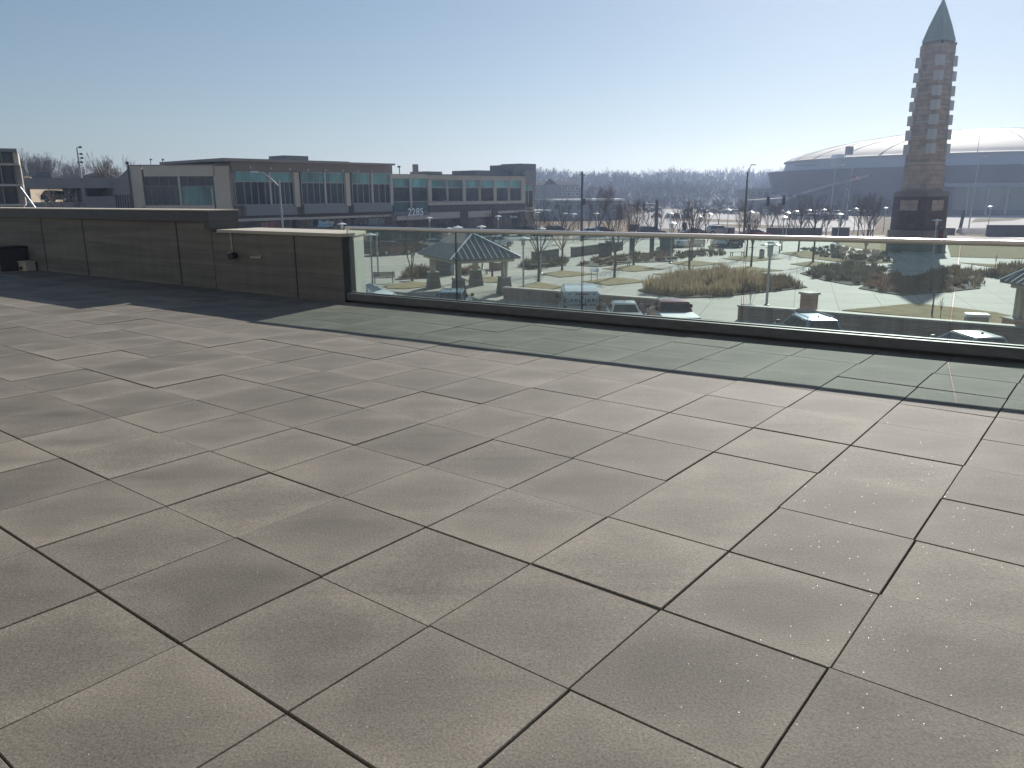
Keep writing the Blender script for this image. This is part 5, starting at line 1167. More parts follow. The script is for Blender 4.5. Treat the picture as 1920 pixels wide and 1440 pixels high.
# ------------------------------------------------------------------ cars
def make_car(kind, pm, detail=True, cover=None):
    D = dict(
        sedan=dict(L=4.75, W=1.82, low=[(.06, .28), (0, .5), (.04, .93), (.22, 1.02), (.9, 1.03), (3.45, .98), (4.35, .84), (4.68, .66), (4.75, .45), (4.68, .25)], cb=(.62, 3.55), cr=(1.45, 2.65), zb=.98, zt=1.45, wb=1.62, wt=1.22, wx=(.95, 3.8), wr=.32),
        hatch=dict(L=4.1, W=1.74, low=[(.06, .28), (0, .5), (.02, .95), (.1, 1.02), (2.95, .98), (3.75, .84), (4.05, .66), (4.1, .45), (4.05, .25)], cb=(.06, 3.15), cr=(.5, 2.2), zb=.98, zt=1.5, wb=1.58, wt=1.22, wx=(.72, 3.3), wr=.31),
        suv=dict(L=4.55, W=1.86, low=[(.06, .32), (0, .55), (.02, 1.02), (.1, 1.1), (3.25, 1.06), (4.15, .96), (4.5, .76), (4.55, .5), (4.5, .3)], cb=(.08, 3.4), cr=(.48, 2.5), zb=1.06, zt=1.66, wb=1.68, wt=1.30, wx=(.82, 3.65), wr=.36),
        pickup=dict(L=5.75, W=1.98, low=[(.04, .45), (0, .62), (.02, 1.28), (.08, 1.32), (3.9, 1.28), (4.1, 1.22), (5.3, 1.16), (5.68, 1.02), (5.75, .6), (5.7, .4)], cb=(1.95, 4.35), cr=(2.2, 3.5), zb=1.28, zt=1.88, wb=1.76, wt=1.42, wx=(1.15, 4.75), wr=.40),
        van=dict(L=5.5, W=2.05, low=[(.05, .35), (0, .6), (.03, 1.9), (.10, 2.22), (.3, 2.29), (3.7, 2.29), (4.15, 2.15), (4.75, 1.25), (5.3, 1.05), (5.48, .75), (5.5, .5), (5.45, .3)], cb=None, wx=(1.0, 4.55), wr=.35))[kind]
    L, W = D['L'], D['W']; hL = L/2
    t = thing(dict(sedan='sedan', hatch='hatchback', suv='suv', pickup='pickup_truck', van='delivery_van')[kind], '', dict(pickup='pickup truck', van='van').get(kind, 'car'), (0, 0, 0))
    mb = MB(); lo = D['low']; n = len(lo); vs = []
    for y, ins in ((-W/2, 0), (W/2, 0)):
        for x, z in lo: vs.append((x-hL, y*(.93 if z < .4 else (.96 if z > .9 and kind != 'van' else (.90 if z > 1.8 else 1))), z))
    mb.add(vs, [tuple(range(n)), tuple(range(2*n-1, n-1, -1))]+[(k, n+k, n+(k+1) % n, (k+1) % n) for k in range(n)])
    body = mb.build('body', pm, t, smooth=True, local=True, bevel=.07 if kind != 'van' else .09)
    def quad(cs, a0, a1, b0, b1, name, m, par=t, off=.008, th=.012):
        c = [Vector(v) for v in cs]                    # c0 c1 bottom left/right, c2 c3 top right/left, seen from outside
        def P(u, v): return c[0].lerp(c[1], u).lerp(c[3].lerp(c[2], u), v)
        nr = (c[1]-c[0]).cross(c[3]-c[0]).normalized()
        q = [P(a0, b0), P(a1, b0), P(a1, b1), P(a0, b1)]
        mb = MB(); mb.add([v-nr*th for v in q]+[v+nr*off for v in q], [(4, 5, 6, 7), (0, 1, 5, 4), (1, 2, 6, 5), (2, 3, 7, 6), (3, 0, 4, 7)])
        return mb.build(name, m, par, local=True)
    if D['cb']:
        (b0, b1), (r0, r1) = D['cb'], D['cr']; zb, zt, wb, wt = D['zb']-.03, D['zt'], D['wb']/2, D['wt']/2
        B = [(b0-hL, -wb, zb), (b1-hL, -wb, zb), (b1-hL, wb, zb), (b0-hL, wb, zb)]; T = [(r0-hL, -wt, zt-.05), (r1-hL, -wt, zt-.05), (r1-hL, wt, zt-.05), (r0-hL, wt, zt-.05)]
        xm = (r0+r1)/2-hL
        mb = MB(); mb.hexa(B, T)
        T2 = [(r0+.25-hL, -wt+.15, zt), (r1-.25-hL, -wt+.15, zt), (r1-.25-hL, wt-.15, zt), (r0+.25-hL, wt-.15, zt)]
        mb.hexa([Vector(v)+Vector((0, 0, .0)) for v in T], T2)
        mb.build('roof', pm, t, smooth=True, local=True, bevel=.03)
        quad([B[3], B[0], T[0], T[3]], .07, .93, .12, .90, 'rear_window', M['carglass'])
        quad([B[1], B[2], T[2], T[1]], .05, .95, .08, .93, 'windshield', M['carglass'])
        for (c, s) in (([B[0], B[1], T[1], T[0]], 1), ([B[2], B[3], T[3], T[2]], -1)):
            f = (.09, .90) if s > 0 else (.10, .91); m_ = .50 if kind != 'pickup' else .5
            quad(c, f[0], m_-.015, .12, .88, 'side_window', M['carglass']); quad(c, m_+.015, f[1], .12, .88, 'side_window', M['carglass'])
        mx = b1-hL-.35; mz = zb+.12
    else:
        quad([(4.17-hL, -.86, 2.13), (4.17-hL, .86, 2.13), (4.17-hL, .8, 2.13), (4.17-hL, -.8, 2.13)], 0, 1, 0, 1, 'roof_edge', pm) if False else None
        a, b = (4.74-hL, 1.27), (4.17-hL, 2.12)
        quad([(a[0], -.93, a[1]), (a[0], .93, a[1]), (b[0], .84, b[1]), (b[0], -.84, b[1])], .04, .96, .05, .95, 'windshield', M['carglass'], off=.02)
        for s in (-1, 1):
            c = [(3.2-hL, -1.0, 1.3), (4.5-hL, -1.0, 1.3), (4.05-hL, -.94, 1.95), (3.2-hL, -.94, 1.95)]
            if s > 0: c = [(c[k][0], -c[k][1], c[k][2]) for k in (1, 0, 3, 2)]
            quad(c, .04, .96, .05, .95, 'side_window', M['carglass'], off=.035)
        mx = 4.35-hL; mz = 1.45
        # rear doors, lettering, lamps
        mb = MB(); mb.box(-hL-.012, -.012, .6, -hL+.05, .012, 2.05); mb.build('door_gap', M['blacktrim'], t, local=True)
        for s in (-1, 1):
            mb = MB(); mb.box(-hL-.01, s*.90-.012, .62, -hL+.06, s*.90+.012, 2.05); mb.build('door_gap', M['blacktrim'], t, local=True)
            for z in (.85, 1.35, 1.85): mb = MB(); mb.box(-hL-.03, s*.94-.04, z-.04, -hL+.05, s*.94+.04, z+.04); mb.build('door_hinge', M['blacktrim'], t, local=True)
        mb = MB(); mb.box(-hL+.0, -.35, 2.115, -hL+.09, .35, 2.165); mb.build('brake_light', M['blacktrim'], t, local=True)
        for s in (-.62, .62): mb = MB(); mb.box(-hL+.0, s-.05, 2.115, -hL+.09, s+.05, 2.155); mb.build('marker_light', M['blacktrim'], t, local=True)
        ink = mat('grey_blue_lettering', (.05, .07, .10), .5, var=.05)
        for s_, z, sz in (("CARL JARL", 1.80, .26), ('LOCKSMITHS', 1.59, .16)):
            o = text('lettering', s_, sz, (-hL-.012, 0, z), (0, -1, 0), (0, 0, 1), ink, t, extrude=.004); o.scale = (1.35 if sz > .2 else 1.45, 1, 1)
        mb = MB(); mb.lathe([(.03, -.012), (.07, -.012), (.07, .0), (.03, .0)], 10); em = mb.build('emblem', ink, t, local=True); em.location = (-hL-.012, 0, 1.98); em.rotation_euler = (0, R(90), 0)
        for y_, r_ in ((.38, .055), (-.22, .085)):
            mb = MB(); mb.tube((-hL-.025, y_, 1.28), (-hL+.02, y_, 1.28), r_, n=12); mb.build('badge', M['blacktrim'], t, local=True)
        mb = MB(); mb.box(-hL-.02, -.70, 1.22, -hL+.02, -.50, 1.27); mb.build('nameplate', M['blacktrim'], t, local=True)
    for s in (-1, 1):
        mb = MB(); mb.tube((mx, s*(W/2-.08), mz-.04), (mx, s*(W/2+.06), mz), .025, n=6); mb.frus((mx, s*(W/2+.13)), .12, .2, .10, .18, mz-.08, mz+.10 if kind != 'van' else mz+.22); mb.build('mirror', M['blacktrim'] if kind in ('van', 'suv', 'pickup') else pm, t, local=True, bevel=.02)
        zl = .78 if kind in ('sedan', 'hatch') else (.95 if kind != 'van' else 1.27)
        mb = MB(); hz_ = .1 if kind != 'van' else .28; mb.box(-hL-.015, s*(W/2-.17)-.10, zl-hz_*.6, -hL+.22, s*(W/2-.17)+.115, zl+hz_); mb.build('taillight', M['redlens'], t, local=True, bevel=.02)
        fx_ = hL-(.42 if kind != 'van' else .2); mb = MB(); mb.box(fx_, s*(W/2-.30)-.16, .62 if kind != 'pickup' else .85, fx_+.32, s*(W/2-.30)+.19, .76 if kind != 'pickup' else 1.0); mb.build('headlight', M['clearlens'], t, local=True, bevel=.03)
        for x in D['wx']:
            mb = MB(); c = (x-hL, s*(W/2-.10), D['wr']); mb.tube((c[0], c[1]-s*.11, c[2]), (c[0], c[1]+s*.112, c[2]), D['wr'], n=20); w_ = mb.build('wheel', M['tyre'], t, smooth=True, local=True)
            mb = MB(); mb.tube((c[0], c[1]+s*.1, c[2]), (c[0], c[1]+s*.122, c[2]), D['wr']*.66, D['wr']*.6, n=14); mb.build('rim', M['rim'], w_, smooth=True, local=True)
            mb = MB(); mb.tube((c[0], c[1]-s*.05, c[2]+.03), (c[0], c[1]+s*.103, c[2]+.03), D['wr']+.055, n=22); mb.build('wheel_arch', M['blacktrim'], t, smooth=True, local=True)
    mb = MB(); mb.box(-hL-.03, -W/2+.06, .33, -hL+.2, W/2-.06, .56); mb.build('rear_bumper', M['chrome'] if kind == 'pickup' else (M['blacktrim'] if kind in ('van', 'suv') else pm), t, local=True, bevel=.04)
    mb = MB(); mb.box(-hL-.018, -.26, .60 if kind != 'van' else .45, -hL+.0, .26, .73 if kind != 'van' else .57); mb.build('licence_plate', M['white'], t, local=True)
    if kind == 'pickup':
        mb = MB(); mb.box(-hL+.06, -.88, 1.30, 1.93-hL, .88, 1.365); mb.build('bed_cover', M['white'], t, local=True, bevel=.02)
    if kind == 'suv':
        for s in (-1, 1): mb = MB(); mb.tube((r0+.2-hL, s*.58, zt+.05), (r1-.1-hL, s*.58, zt+.05), .022, n=6); mb.tube((r0+.25-hL, s*.58, zt-.03), (r0+.25-hL, s*.58, zt+.05), .02, n=5); mb.tube((r1-.15-hL, s*.58, zt-.03), (r1-.15-hL, s*.58, zt+.05), .02, n=5); mb.build('roof_rail', M['chrome'], t, local=True)
        mb = MB(); mb.hexa([(r0+.0-hL, -.55, zt-.07), (r0+.3-hL, -.55, zt-.04), (r0+.3-hL, .55, zt-.04), (r0-hL, .55, zt-.07)], [(r0-.08-hL, -.55, zt-.03), (r0+.3-hL, -.55, zt+.01), (r0+.3-hL, .55, zt+.01), (r0-.08-hL, .55, zt-.03)]); mb.build('spoiler', pm, t, local=True)
    if kind in ('hatch', 'sedan', 'suv'):
        ax = D['cr'][0]+.55-hL; mb = MB(); mb.hexa([(ax-.08, -.02, D['zt']-.01), (ax+.1, -.02, D['zt']-.01), (ax+.1, .02, D['zt']-.01), (ax-.08, .02, D['zt']-.01)], [(ax-.07, -.006, D['zt']+.09), (ax-.02, -.006, D['zt']+.08), (ax-.02, .006, D['zt']+.08), (ax-.07, .006, D['zt']+.09)]); mb.build('antenna', M['blacktrim'], t, local=True)
    return t
def car(kind, col, X, Y, head, label, z=.025, group='cars on the street below'):
    # X, Y = middle of the car; head = degrees right of straight ahead
    o = make_car(kind, P_[col]); o.location = (X, Y, G+z); o.rotation_euler = (0, 0, R(90-head)); o['label'] = label; o['group'] = group; return o
def ahead(X, Y, head, d): return X+math.sin(R(head))*d, Y+math.cos(R(head))*d
for kind, col, X, Y, head, L, lab in (('van', 'white', 3.6, 39.7, 2, 5.5, 'white locksmith van with lettered rear doors parked at the planter wall'), ('sedan', 'silver', 5.95, 40.0, 4, 4.75, 'silver sedan parked between the white van and the red pickup'),
        ('suv', 'bluesuv', -3.55, 44.6, 2, 4.55, 'steel blue suv behind the first glass joint with a dark rear window'), ('pickup', 'red', 8.1, 36.6, 2, 5.75, 'red pickup truck with a flat white bed cover'), ('suv', 'blue', 13.75, 33.6, -1, 4.55, 'pale blue car with roof rails and a sun glint on its tailgate'),
        ('hatch', 'silver', 19.0, 30.0, -1, 4.1, 'pale car cut by the right end of the railing in front of the second wall')):
    x, y = ahead(X, Y, head, L/2); car(kind, col, x, y, head, lab)
car('hatch', 'white', -9.75, 51.6, 104, 'small white hatchback facing right beside the wall end')
# cars further off
far_cars = {}
def fcar(kind, col, px, py, head, label, group):
    k = (kind, col); q = at(px, py, G+.06)
    if k not in far_cars: far_cars[k] = make_car(kind, P_[col]); o = far_cars[k]; o.location = (q.x, q.y, G+.06); o.rotation_euler = (0, 0, R(90-head)); o['label'] = label; o['group'] = group; return
    dup(far_cars[k], (q.x, q.y, G+.06), R(90-head), label, group)
g1 = 'cars parked before the number building'
for a in (('suv', 'black', 682, 481, 60, 'black suv behind the slim park lamp'), ('sedan', 'grey', 702, 473, 60, 'grey sedan behind the plain grey pole'), ('suv', 'darkred', 741, 478, 60, 'dark red suv with bright roof edge behind the forked tree'), ('suv', 'black', 770, 473, 60, 'black suv just right of the forked tree'),
          ('sedan', 'silver', 815, 468.5, 60, 'pale silver sedan left of the shelter peak'), ('hatch', 'white', 934, 463, 55, 'pale hatchback peeking over the right slope of the shelter'), ('suv', 'darkred', 918, 478, 65, 'dark car glimpsed under the shelter eave'),
          ('sedan', 'black', 962, 442, 70, 'black sedan at the foot of the teal sign wing'), ('suv', 'black', 992, 442, 70, 'black suv by the corner of the number building'), ('sedan', 'navy', 1016, 441, 70, 'navy sedan right of the number building corner'),
          ('suv', 'grey', 1046, 441.5, 75, 'grey suv in the row above the railing left of the utility pole'), ('sedan', 'white', 1108, 443.5, 80, 'white sedan roof just above the railing right of the utility pole'), ('sedan', 'navy', 1127, 440, 80, 'navy sedan beside the dark forked tree')): fcar(*a, g1)
g2 = 'cars on the far street'
for a in (('suv', 'navy', 1222, 444, 80, 'navy car with sun glint on its roof above the railing'), ('suv', 'silver', 1349, 441, 85, 'silver suv driving right beside the brick pillar'), ('sedan', 'darkred', 1305, 445, 80, 'dark red sedan just behind the silver suv'), ('sedan', 'red', 1415, 447, 80, 'red sedan half hidden by the brightest stretch of railing')): fcar(*a, g2)
g3 = 'cars parked inside the plaza lot'
for a in (('suv', 'silver', 1251, 465, 10, 'silver suv behind the broad dark pillar'), ('sedan', 'white', 1279, 463, 5, 'white sedan behind the young trees mid plaza'), ('sedan', 'silver', 1305, 461, 5, 'silver sedan behind the young trees mid plaza'), ('suv', 'white', 1347, 463, 10, 'white suv above the bench with the seat wall'), ('suv', 'grey', 1376, 463, 10, 'grey suv above the bench near the two headed lamp')): fcar(*a, g3)
fcar('suv', 'black', 108, 398, 90, 'black suv parked in the open garage bay', 'cars in the garage')
for o in C.objects:
    if o.get('label') == 'black suv parked in the open garage bay': q = atY(112, 379, GY+3.5); o.location = (q.x, GY+3.5, q.z+.05)
g4 = 'small cars in the far parking lots'; cols = ('white', 'silver', 'grey', 'black', 'blue', 'red', 'navy')
r_ = random.Random(5)
def tiny(col):
    k = ('tiny', col)
    if k not in far_cars:
        t = thing('parked_car', 'small car parked in the far lot', 'car', (0, 0, -500), 0, g4)
        mb = MB(); mb.hexa([(-2.2, -.85, .25), (2.2, -.85, .25), (2.2, .85, .25), (-2.2, .85, .25)], [(-2.2, -.85, .95), (2.15, -.82, .8), (2.15, .82, .8), (-2.2, .85, .95)]); mb.build('body', P_[col], t, local=True, bevel=.08)
        mb = MB(); mb.hexa([(-1.9, -.78, .9), (1.1, -.78, .9), (1.1, .78, .9), (-1.9, .78, .9)], [(-1.3, -.6, 1.42), (.3, -.6, 1.42), (.3, .6, 1.42), (-1.3, .6, 1.42)]); mb.build('windows', M['carglass'], t, local=True)
        mb = MB(); mb.hexa([(-1.35, -.62, 1.425), (.35, -.62, 1.425), (.35, .62, 1.425), (-1.35, .62, 1.425)], [(-1.2, -.55, 1.5), (.2, -.55, 1.5), (.2, .55, 1.5), (-1.2, .55, 1.5)]); mb.build('roof', P_[col], t, local=True)
        for x in (-1.35, 1.35):
            for y in (-.8, .8): mb = MB(); mb.tube((x, y-.1, .32), (x, y+.1, .32), .32, n=12); mb.build('wheel', M['tyre'], t, local=True)
        far_cars[k] = [t, False]
    return far_cars[k]
for row, (x0, x1, y0, y1, n) in enumerate(((1190, 1240, 397, 398, 4), (1262, 1400, 391, 393, 11), (1275, 1390, 399, 402, 9), (1425, 1640, 403, 405, 14), (1480, 1580, 411, 413, 7), (1225, 1300, 409, 411, 4))):
    for k in range(n):
        u = (k+r_.uniform(.2, .8))/n; q = at(x0+(x1-x0)*u, y0+(y1-y0)*u, G+.06); e = tiny(r_.choice(cols)); rz = R(r_.choice((80, 100, 85, -90)))
        if not e[1]: e[0].location = q; e[0].rotation_euler = (0, 0, rz); e[1] = True
        else: dup(e[0], q, rz, 'small car parked in the far lot', g4)
# ------------------------------------------------------------------ bare winter trees
def tree_segs(seed, H, clear, spread, levels, kids, fork=1, wob=.10):
    r = random.Random(seed); trunk = []; crown = []
    def grow(p, d, ln, rad, lev, lst):
        n = 3 if lev < 2 else 2; q = p
        for k in range(n):
            d = (d+Vector((r.gauss(0, wob), r.gauss(0, wob), r.gauss(0, wob*.5)+.03*lev))).normalized()
            q2 = q+d*(ln/n); ra = rad*(1-.55*k/n); rb = rad*(1-.55*(k+1)/n); lst.append((q, q2, ra, rb, lev)); 
            if lev < levels:
                m = kids if lev > 0 else (2 if k else 0)
                for _ in range(m):
                    if r.random() < (.92 if lev < 2 else .75):
                        az = r.uniform(0, 6.283); side = Vector((math.cos(az), math.sin(az), 0)); side = (side-d*side.dot(d)).normalized()
                        nd = (d*(1-.25*spread)+side*spread*r.uniform(.6, 1.1)+Vector((0, 0, .18))).normalized()
                        grow(q.lerp(q2, r.uniform(.3, 1)), nd, ln*r.uniform(.5, .78), rb*.62, lev+1, crown)
            q = q2
        if lev < levels:
            for _ in range(2):
                az = r.uniform(0, 6.283); nd = (d+Vector((math.cos(az), math.sin(az), .1))*spread*.5).normalized(); grow(q, nd, ln*.6, rad*.42, lev+1, crown)
    base = Vector((0, 0, 0))
    if fork == 1:
        top = Vector((r.gauss(0, .03), r.gauss(0, .03), clear)); R0 = .020*H
        trunk += [(base, base+Vector((0, 0, .12)), R0*1.5, R0*1.1, 0), (base+Vector((0, 0, .12)), top, R0*1.1, R0*.85, 0)]
        grow(top, Vector((0, 0, 1)), H*.42, R0*.8, 0, crown)
        for k in range(4):
            az = k*1.57+r.uniform(-.4, .4); grow(top+Vector((0, 0, .1*k)), Vector((math.cos(az)*spread, math.sin(az)*spread, 1)).normalized(), H*.33, R0*.5, 1, crown)
    else:
        R0 = .015*H
        top = Vector((0, 0, clear)); trunk += [(base, top, R0*1.7, R0*1.3, 0)]
        for k in range(fork):
            az = k*6.283/fork+r.uniform(-.3, .3); d = Vector((math.cos(az)*.32, math.sin(az)*.32, 1)).normalized(); grow(top, d, H*.45, R0*.85, 0, crown)
    return trunk, crown
def segs_mesh(name, segs, m, sides=(7, 6, 4, 3, 3, 3), minr=.006):
    mb = MB()
    for a, b, ra, rb, lev in segs: mb.tube(a, b, max(ra, minr), max(rb, minr*.8), n=sides[min(lev, 5)], cap=False)
    me = bpy.data.meshes.new(name); me.from_pydata(mb.v, [], mb.f); me.materials.append(m); me.polygons.foreach_set('use_smooth', [True]*len(me.polygons)); return me
tree_kinds = {}
def tree_kind(k):
    if k not in tree_kinds:
        par = dict(a=(11, 6.2, 2.3, .50, 3, 1, 1), b=(12, 6.2, 2.1, .60, 3, 1, 1), c=(13, 6.2, 2.4, .42, 3, 1, 1), v=(14, 6.2, 1.3, .5, 3, 1, 3), s=(15, 4.0, 1.6, .40, 2, 1, 1), w=(16, 9.5, 1.0, .5, 4, 1, 4))[k]
        tr, crn = tree_segs(*par); tree_kinds[k] = (segs_mesh('trunk', tr, M['bark']), segs_mesh('crown', crn, M['twig'], minr=.012), par[1])
    return tree_kinds[k]
def tree(kind, px, py, pyt, label, group, rz=None, h=.12):
    q = at(px, py, G+h); q.z = G+h-.02; H = atY(px, pyt, q.y).z-q.z; tm, cm, h0 = tree_kind(kind)
    t = thing('bare_tree', label, 'tree', q, rnd.uniform(0, 6.28) if rz is None else rz, group); s = H/h0*.92; t.scale = (s, s, s)
    for nm, me in (('trunk', tm), ('crown', cm)): o = bpy.data.objects.new(nm, me); C.objects.link(o); o.parent = t
gp1 = 'young bare trees in the plaza lawns'
for a in (('v', 773, 527, 418, 'forked bare tree beside the backed bench left of the shelter'), ('a', 1010, 528, 395, 'bare young tree in the lawn just left of the white van'), ('b', 1054, 507, 388, 'bare young tree behind the one left of the white van'),
          ('a', 1152, 521, 396, 'bare young tree above the gap between white van and silver sedan'), ('b', 1188, 497.5, 388, 'bare young tree right of the long seat wall'), ('c', 1292, 509, 392, 'bare young tree standing behind the tan ornamental grass'),
          ('a', 1297, 489, 390, 'smaller bare tree right behind the tree at the tan grass'), ('c', 1408, 500, 396, 'bare young tree just left of the two headed lamp'), ('b', 1399, 482, 386, 'bare young tree hidden behind the glass joint near the two headed lamp'),
          ('b', 1497, 472, 378, 'bare young tree casting a long shadow right of the two headed lamp'), ('a', 1524, 492, 384, 'bare young tree with a curved shadow left of the dark shrub bed'), ('w', 1622, 476, 366, 'largest bare plaza tree, many stemmed, left of the tower'),
          ('a', 923, 519, 415, 'bare tree half hidden by the rear shelter post'), ('s', 1461, 476, 425, 'slender sapling between the two headed lamp and the long shadow tree'), ('s', 1406, 577, 545, 'thin sapling at the left end of the right planter wall'),
          ('s', 1747, 592, 505, 'pale slender sapling in the front lawn left of the last glass joint'), ('s', 1866, 503, 478, 'small bare shrub tree beside the pale path at the right'), ('s', 1763, 596, 560, 'tiny sapling next to the pale slender sapling')): tree(*a, gp1)
gp2 = 'bare trees beyond the plaza'
for a in (('v', 735, 455, 402, 'bushy bare tree before the blue awning'), ('b', 712, 458, 405, 'bare tree beside the blue awning on its left'), ('a', 945, 448, 412, 'small bare tree before the teal sign wing'), ('v', 1023, 444, 398, 'bare tree at the right corner of the number building'), ('a', 1006, 446, 405, 'thin bare tree touching the number building corner'),
          ('b', 1084, 441, 404, 'bare reddish tree left of the utility pole base'), ('w', 1122, 443, 352, 'tall dark bare tree right of the utility pole'), ('a', 1141, 442, 388, 'bare tree close behind the tall dark bare tree'), ('v', 1158, 446, 392, 'leaning bare tree between the tall dark tree and the signal'),
          ('b', 1197, 448, 395, 'bare tree under the traffic signal heads'), ('a', 1238, 442, 402, 'small bare tree behind the navy car'), ('b', 1262, 446, 404, 'small bare tree right of the navy car'), ('c', 1292, 446, 396, 'bare tree left of the silver suv'), ('v', 1347, 425, 376, 'spreading bare tree directly behind the silver suv'),
          ('a', 1386, 444, 398, 'bare tree just right of the brick pillar'), ('b', 1396, 441, 385, 'bare tree at the foot of the long arm signal pole'), ('v', 1412, 446, 400, 'leaning bare tree right of the long arm signal pole'), ('b', 1499, 446, 372, 'tall bare tree before the dark arena wall'), ('a', 1527, 446, 378, 'bare tree between the brick wall and the flagpoles'),
          ('c', 1459, 444, 402, 'small bare tree left of the tall one before the arena'), ('b', 1608, 446, 385, 'bare tree touching the left of the largest plaza tree'), ('c', 1636, 444, 388, 'bare tree between the largest plaza tree and the tower'), ('b', 1240, 420, 385, 'far bare tree right of the thick signal post'), ('a', 1284, 412, 378, 'far bare tree in the lot lawn'), ('b', 1425, 425, 385, 'far bare tree under the long mast arm'), ('v', 1448, 428, 382, 'far dark bare tree under the mast arm end')): tree(*a, gp2, h=0)
def ftree(kind, px, Y, pyt, label, grp, z0=G):
    b = atY(px, 350, Y); b.z = z0; H = atY(px, pyt, Y).z-z0; tm, cm, h0 = tree_kind(kind); t = thing('bare_tree', label, 'tree', b, rnd.uniform(0, 6), grp); s = H/h0*.95; t.scale = (s, s, s)
    for nm, me in (('trunk', tm), ('crown', cm)): o = bpy.data.objects.new(nm, me); C.objects.link(o); o.parent = t
for a in (('w', 1180, 446, 380, 'bushy bare tree left of the signal arm tip'), ('b', 1215, 447, 388, 'bare tree directly below the thick signal post'), ('v', 1272, 446, 390, 'low spreading bare tree midway between navy car and silver suv'), ('a', 1322, 446, 392, 'slim bare tree at the tail of the silver suv'),
          ('w', 1440, 446, 380, 'wide bare tree over the left end of the long brick wall'), ('b', 1478, 446, 388, 'bare tree over the middle of the long brick wall'), ('v', 1548, 447, 386, 'bare tree right of the brick wall end, left of the flagpoles'), ('a', 1574, 447, 384, 'bare tree just below the flagpoles'),
          ('a', 1060, 445, 398, 'slim bare tree above the grey suv'), ('c', 1104, 444, 392, 'slim bare tree just right of the utility pole')): tree(*a, gp2, h=0)
gp3 = 'bare trees behind the parking garage'
for a in (('w', 52, 215, 297, 'tallest bare tree behind the garage beside the left glass building'), ('w', 70, 225, 299, 'bare tree second from the left behind the garage'), ('w', 84, 230, 304, 'bare tree behind the leftmost dark house roof'), ('w', 104, 240, 309, 'bare tree over the long low house roof'), ('w', 122, 235, 312, 'bare tree over the right of the long low house'), ('w', 138, 245, 315, 'bare tree just left of the floodlight pole'),
          ('w', 222, 150, 305, 'bare tree at the corner of the beige block'), ('w', 212, 190, 318, 'low bare tree between garage and beige block')): ftree(*a, gp3)
tm_ = ('v', 118, 100, 366, 'pinkish bare shrub tree in front of the garage opening', 'bare trees behind the parking garage'); ftree(*tm_[:5], gp3)

# wooded ridge on the horizon: too many trunks to count
def ridge():
    r = random.Random(21); mb = MB()
    for row in range(9):
        Y = 352+row*44
        x0, x1 = -.03*Y-40, .50*Y
        n = int((x1-x0)/(2.4 if row == 0 else 3.7))
        for k in range(n):
            x = x0+(x1-x0)*(k+r.random())/n; px = 960+1464*x/(Y*.97)
            if px < 985 or px > 1990: continue
            base = hill_z(x, Y); tgt = (44 if px < 1120 else 50) if px < 1470 else 40
            H = (10.8+8.5*noise.noise(Vector((x*.03, Y*.05, 3.3)))+r.uniform(-1.8, 2.8))*(.62 if row == 0 else 1)
            b = Vector((x, Y, base)); tp = b+Vector((r.gauss(0, .5), 0, H*.42)); mb.tube(b, tp, .2, .12, n=3, cap=False)
            for _ in range(19):
                u = r.uniform(-.02, 1); az = r.uniform(0, 6.283); l = H*(.34+.14*u)*r.uniform(.7, 1.1); p = b.lerp(tp, u)
                d = Vector((math.cos(az)*r.uniform(.3, 1.1), math.sin(az)*.6, r.uniform(.45, .95))).normalized(); q = p+d*l; w = Vector((.13, 0, .03))
                mb.add([p-w, p+w, q], [(0, 1, 2)])
                for _k in range(13):
                    p2 = p.lerp(q, r.uniform(.25, 1)); d2 = (d+Vector((r.gauss(0, .6), r.gauss(0, .3), r.gauss(.1, .45)))).normalized(); w2 = Vector((r.uniform(.07, .16), 0, r.uniform(-.08, .08))); mb.add([p2-w2, p2+w2, p2+d2*l*r.uniform(.2, .5)], [(0, 1, 2)])
    o = mb.build('woodland', M['wood_far']); o['kind'] = 'stuff'; tag(o, 'hazy bare woodland covering the ridge along the horizon', 'woodland')
def hill_z(x, y):
    u = min(1, max(0, (y-340)/420)); f = u*u*(3-2*u)
    return G+f*(17+3*noise.noise(Vector((x*.006, 1.7, .4))))
mb = MB(); nx, ny = 70, 22
for j in range(ny):
    for i in range(nx): x, y = -260+i*14, 340+j*34; mb.v.append(Vector((x, y, hill_z(x, y)+.0+(.05 if j else -.3))))
mb.f = [(j*nx+i, j*nx+i+1, (j+1)*nx+i+1, (j+1)*nx+i) for j in range(ny-1) for i in range(nx-1)]; mb.mi = [0]*len(mb.f)
struct(mb.build('hill', M['litter'], smooth=True))
ridge()

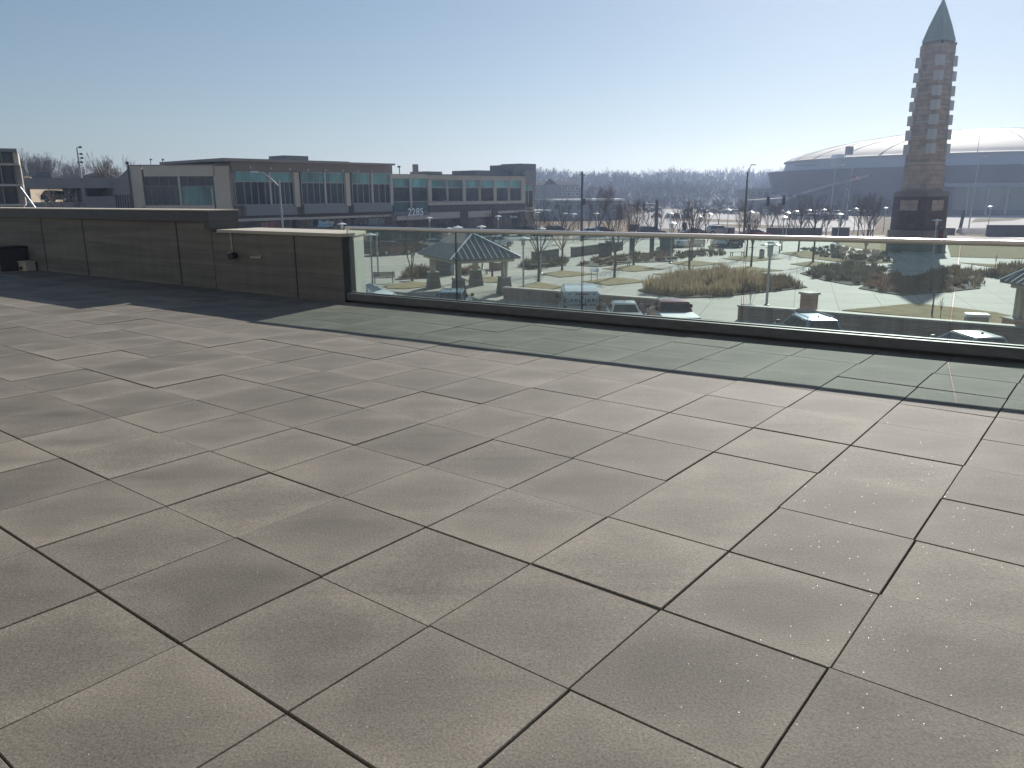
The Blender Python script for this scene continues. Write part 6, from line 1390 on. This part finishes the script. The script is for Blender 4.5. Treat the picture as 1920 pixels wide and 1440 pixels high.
# ------------------------------------------------------------------ haze, sun and sky
mb = MB(); mb.box(-900, -120, G-1, 900, 1150, 46)
vm = bpy.data.materials.new('haze_air'); vm.use_nodes = True; nt = vm.node_tree; nt.nodes.remove(nt.nodes['Principled BSDF'])
pv = nt.nodes.new('ShaderNodeVolumePrincipled'); pv.inputs['Color'].default_value = (.56, .70, 1, 1); pv.inputs['Density'].default_value = .00046; pv.inputs['Anisotropy'].default_value = .55
nt.links.new(pv.outputs[0], nt.nodes['Material Output'].inputs['Volume'])
hz_o = mb.build('haze', vm); hz_o['kind'] = 'stuff'; hz_o['label'] = 'pale blue winter haze'; hz_o['category'] = 'haze'
SUN_EL, SUN_AZ = R(28.0), R(26.5)                     # azimuth measured to the right of the view direction
sl = bpy.data.lights.new('sun', 'SUN'); sl.energy = 4.8; sl.angle = R(.53); sl.color = (1, .95, .88)
so = bpy.data.objects.new('sun', sl); C.objects.link(so)
sdir = Vector((math.sin(SUN_AZ)*math.cos(SUN_EL), math.cos(SUN_AZ)*math.cos(SUN_EL), math.sin(SUN_EL)))
so.rotation_euler = sdir.to_track_quat('Z', 'Y').to_euler(); so.location = sdir*100
wld = bpy.data.worlds.new('World'); sc.world = wld; wld.use_nodes = True; nt = wld.node_tree
bg = nt.nodes['Background']; sky = nt.nodes.new('ShaderNodeTexSky'); sky.sky_type = 'NISHITA'; sky.sun_disc = False
sky.sun_elevation = SUN_EL; sky.sun_rotation = SUN_AZ; sky.air_density = 1.0; sky.dust_density = .42; sky.ozone_density = 1.5; sky.altitude = 300
wb = nt.nodes.new('ShaderNodeMix'); wb.data_type = 'RGBA'; wb.blend_type = 'MULTIPLY'; wb.inputs['Factor'].default_value = 1; wb.inputs['B'].default_value = (.895, .975, 1.045, 1)   # camera white balance
gm = nt.nodes.new('ShaderNodeGamma'); gm.inputs['Gamma'].default_value = .72
nt.links.new(sky.outputs[0], gm.inputs['Color']); nt.links.new(gm.outputs[0], wb.inputs['A']); nt.links.new(wb.outputs['Result'], bg.inputs['Color']); bg.inputs['Strength'].default_value = .098
sc.view_settings.view_transform = 'Standard'; sc.view_settings.look = 'None'; sc.view_settings.exposure = 0.35; sc.view_settings.gamma = 1
sc.cycles.use_denoising = True; sc.cycles.max_bounces = 8; sc.cycles.transparent_max_bounces = 24; sc.cycles.volume_bounces = 0
sc.cycles.sample_clamp_indirect = 6
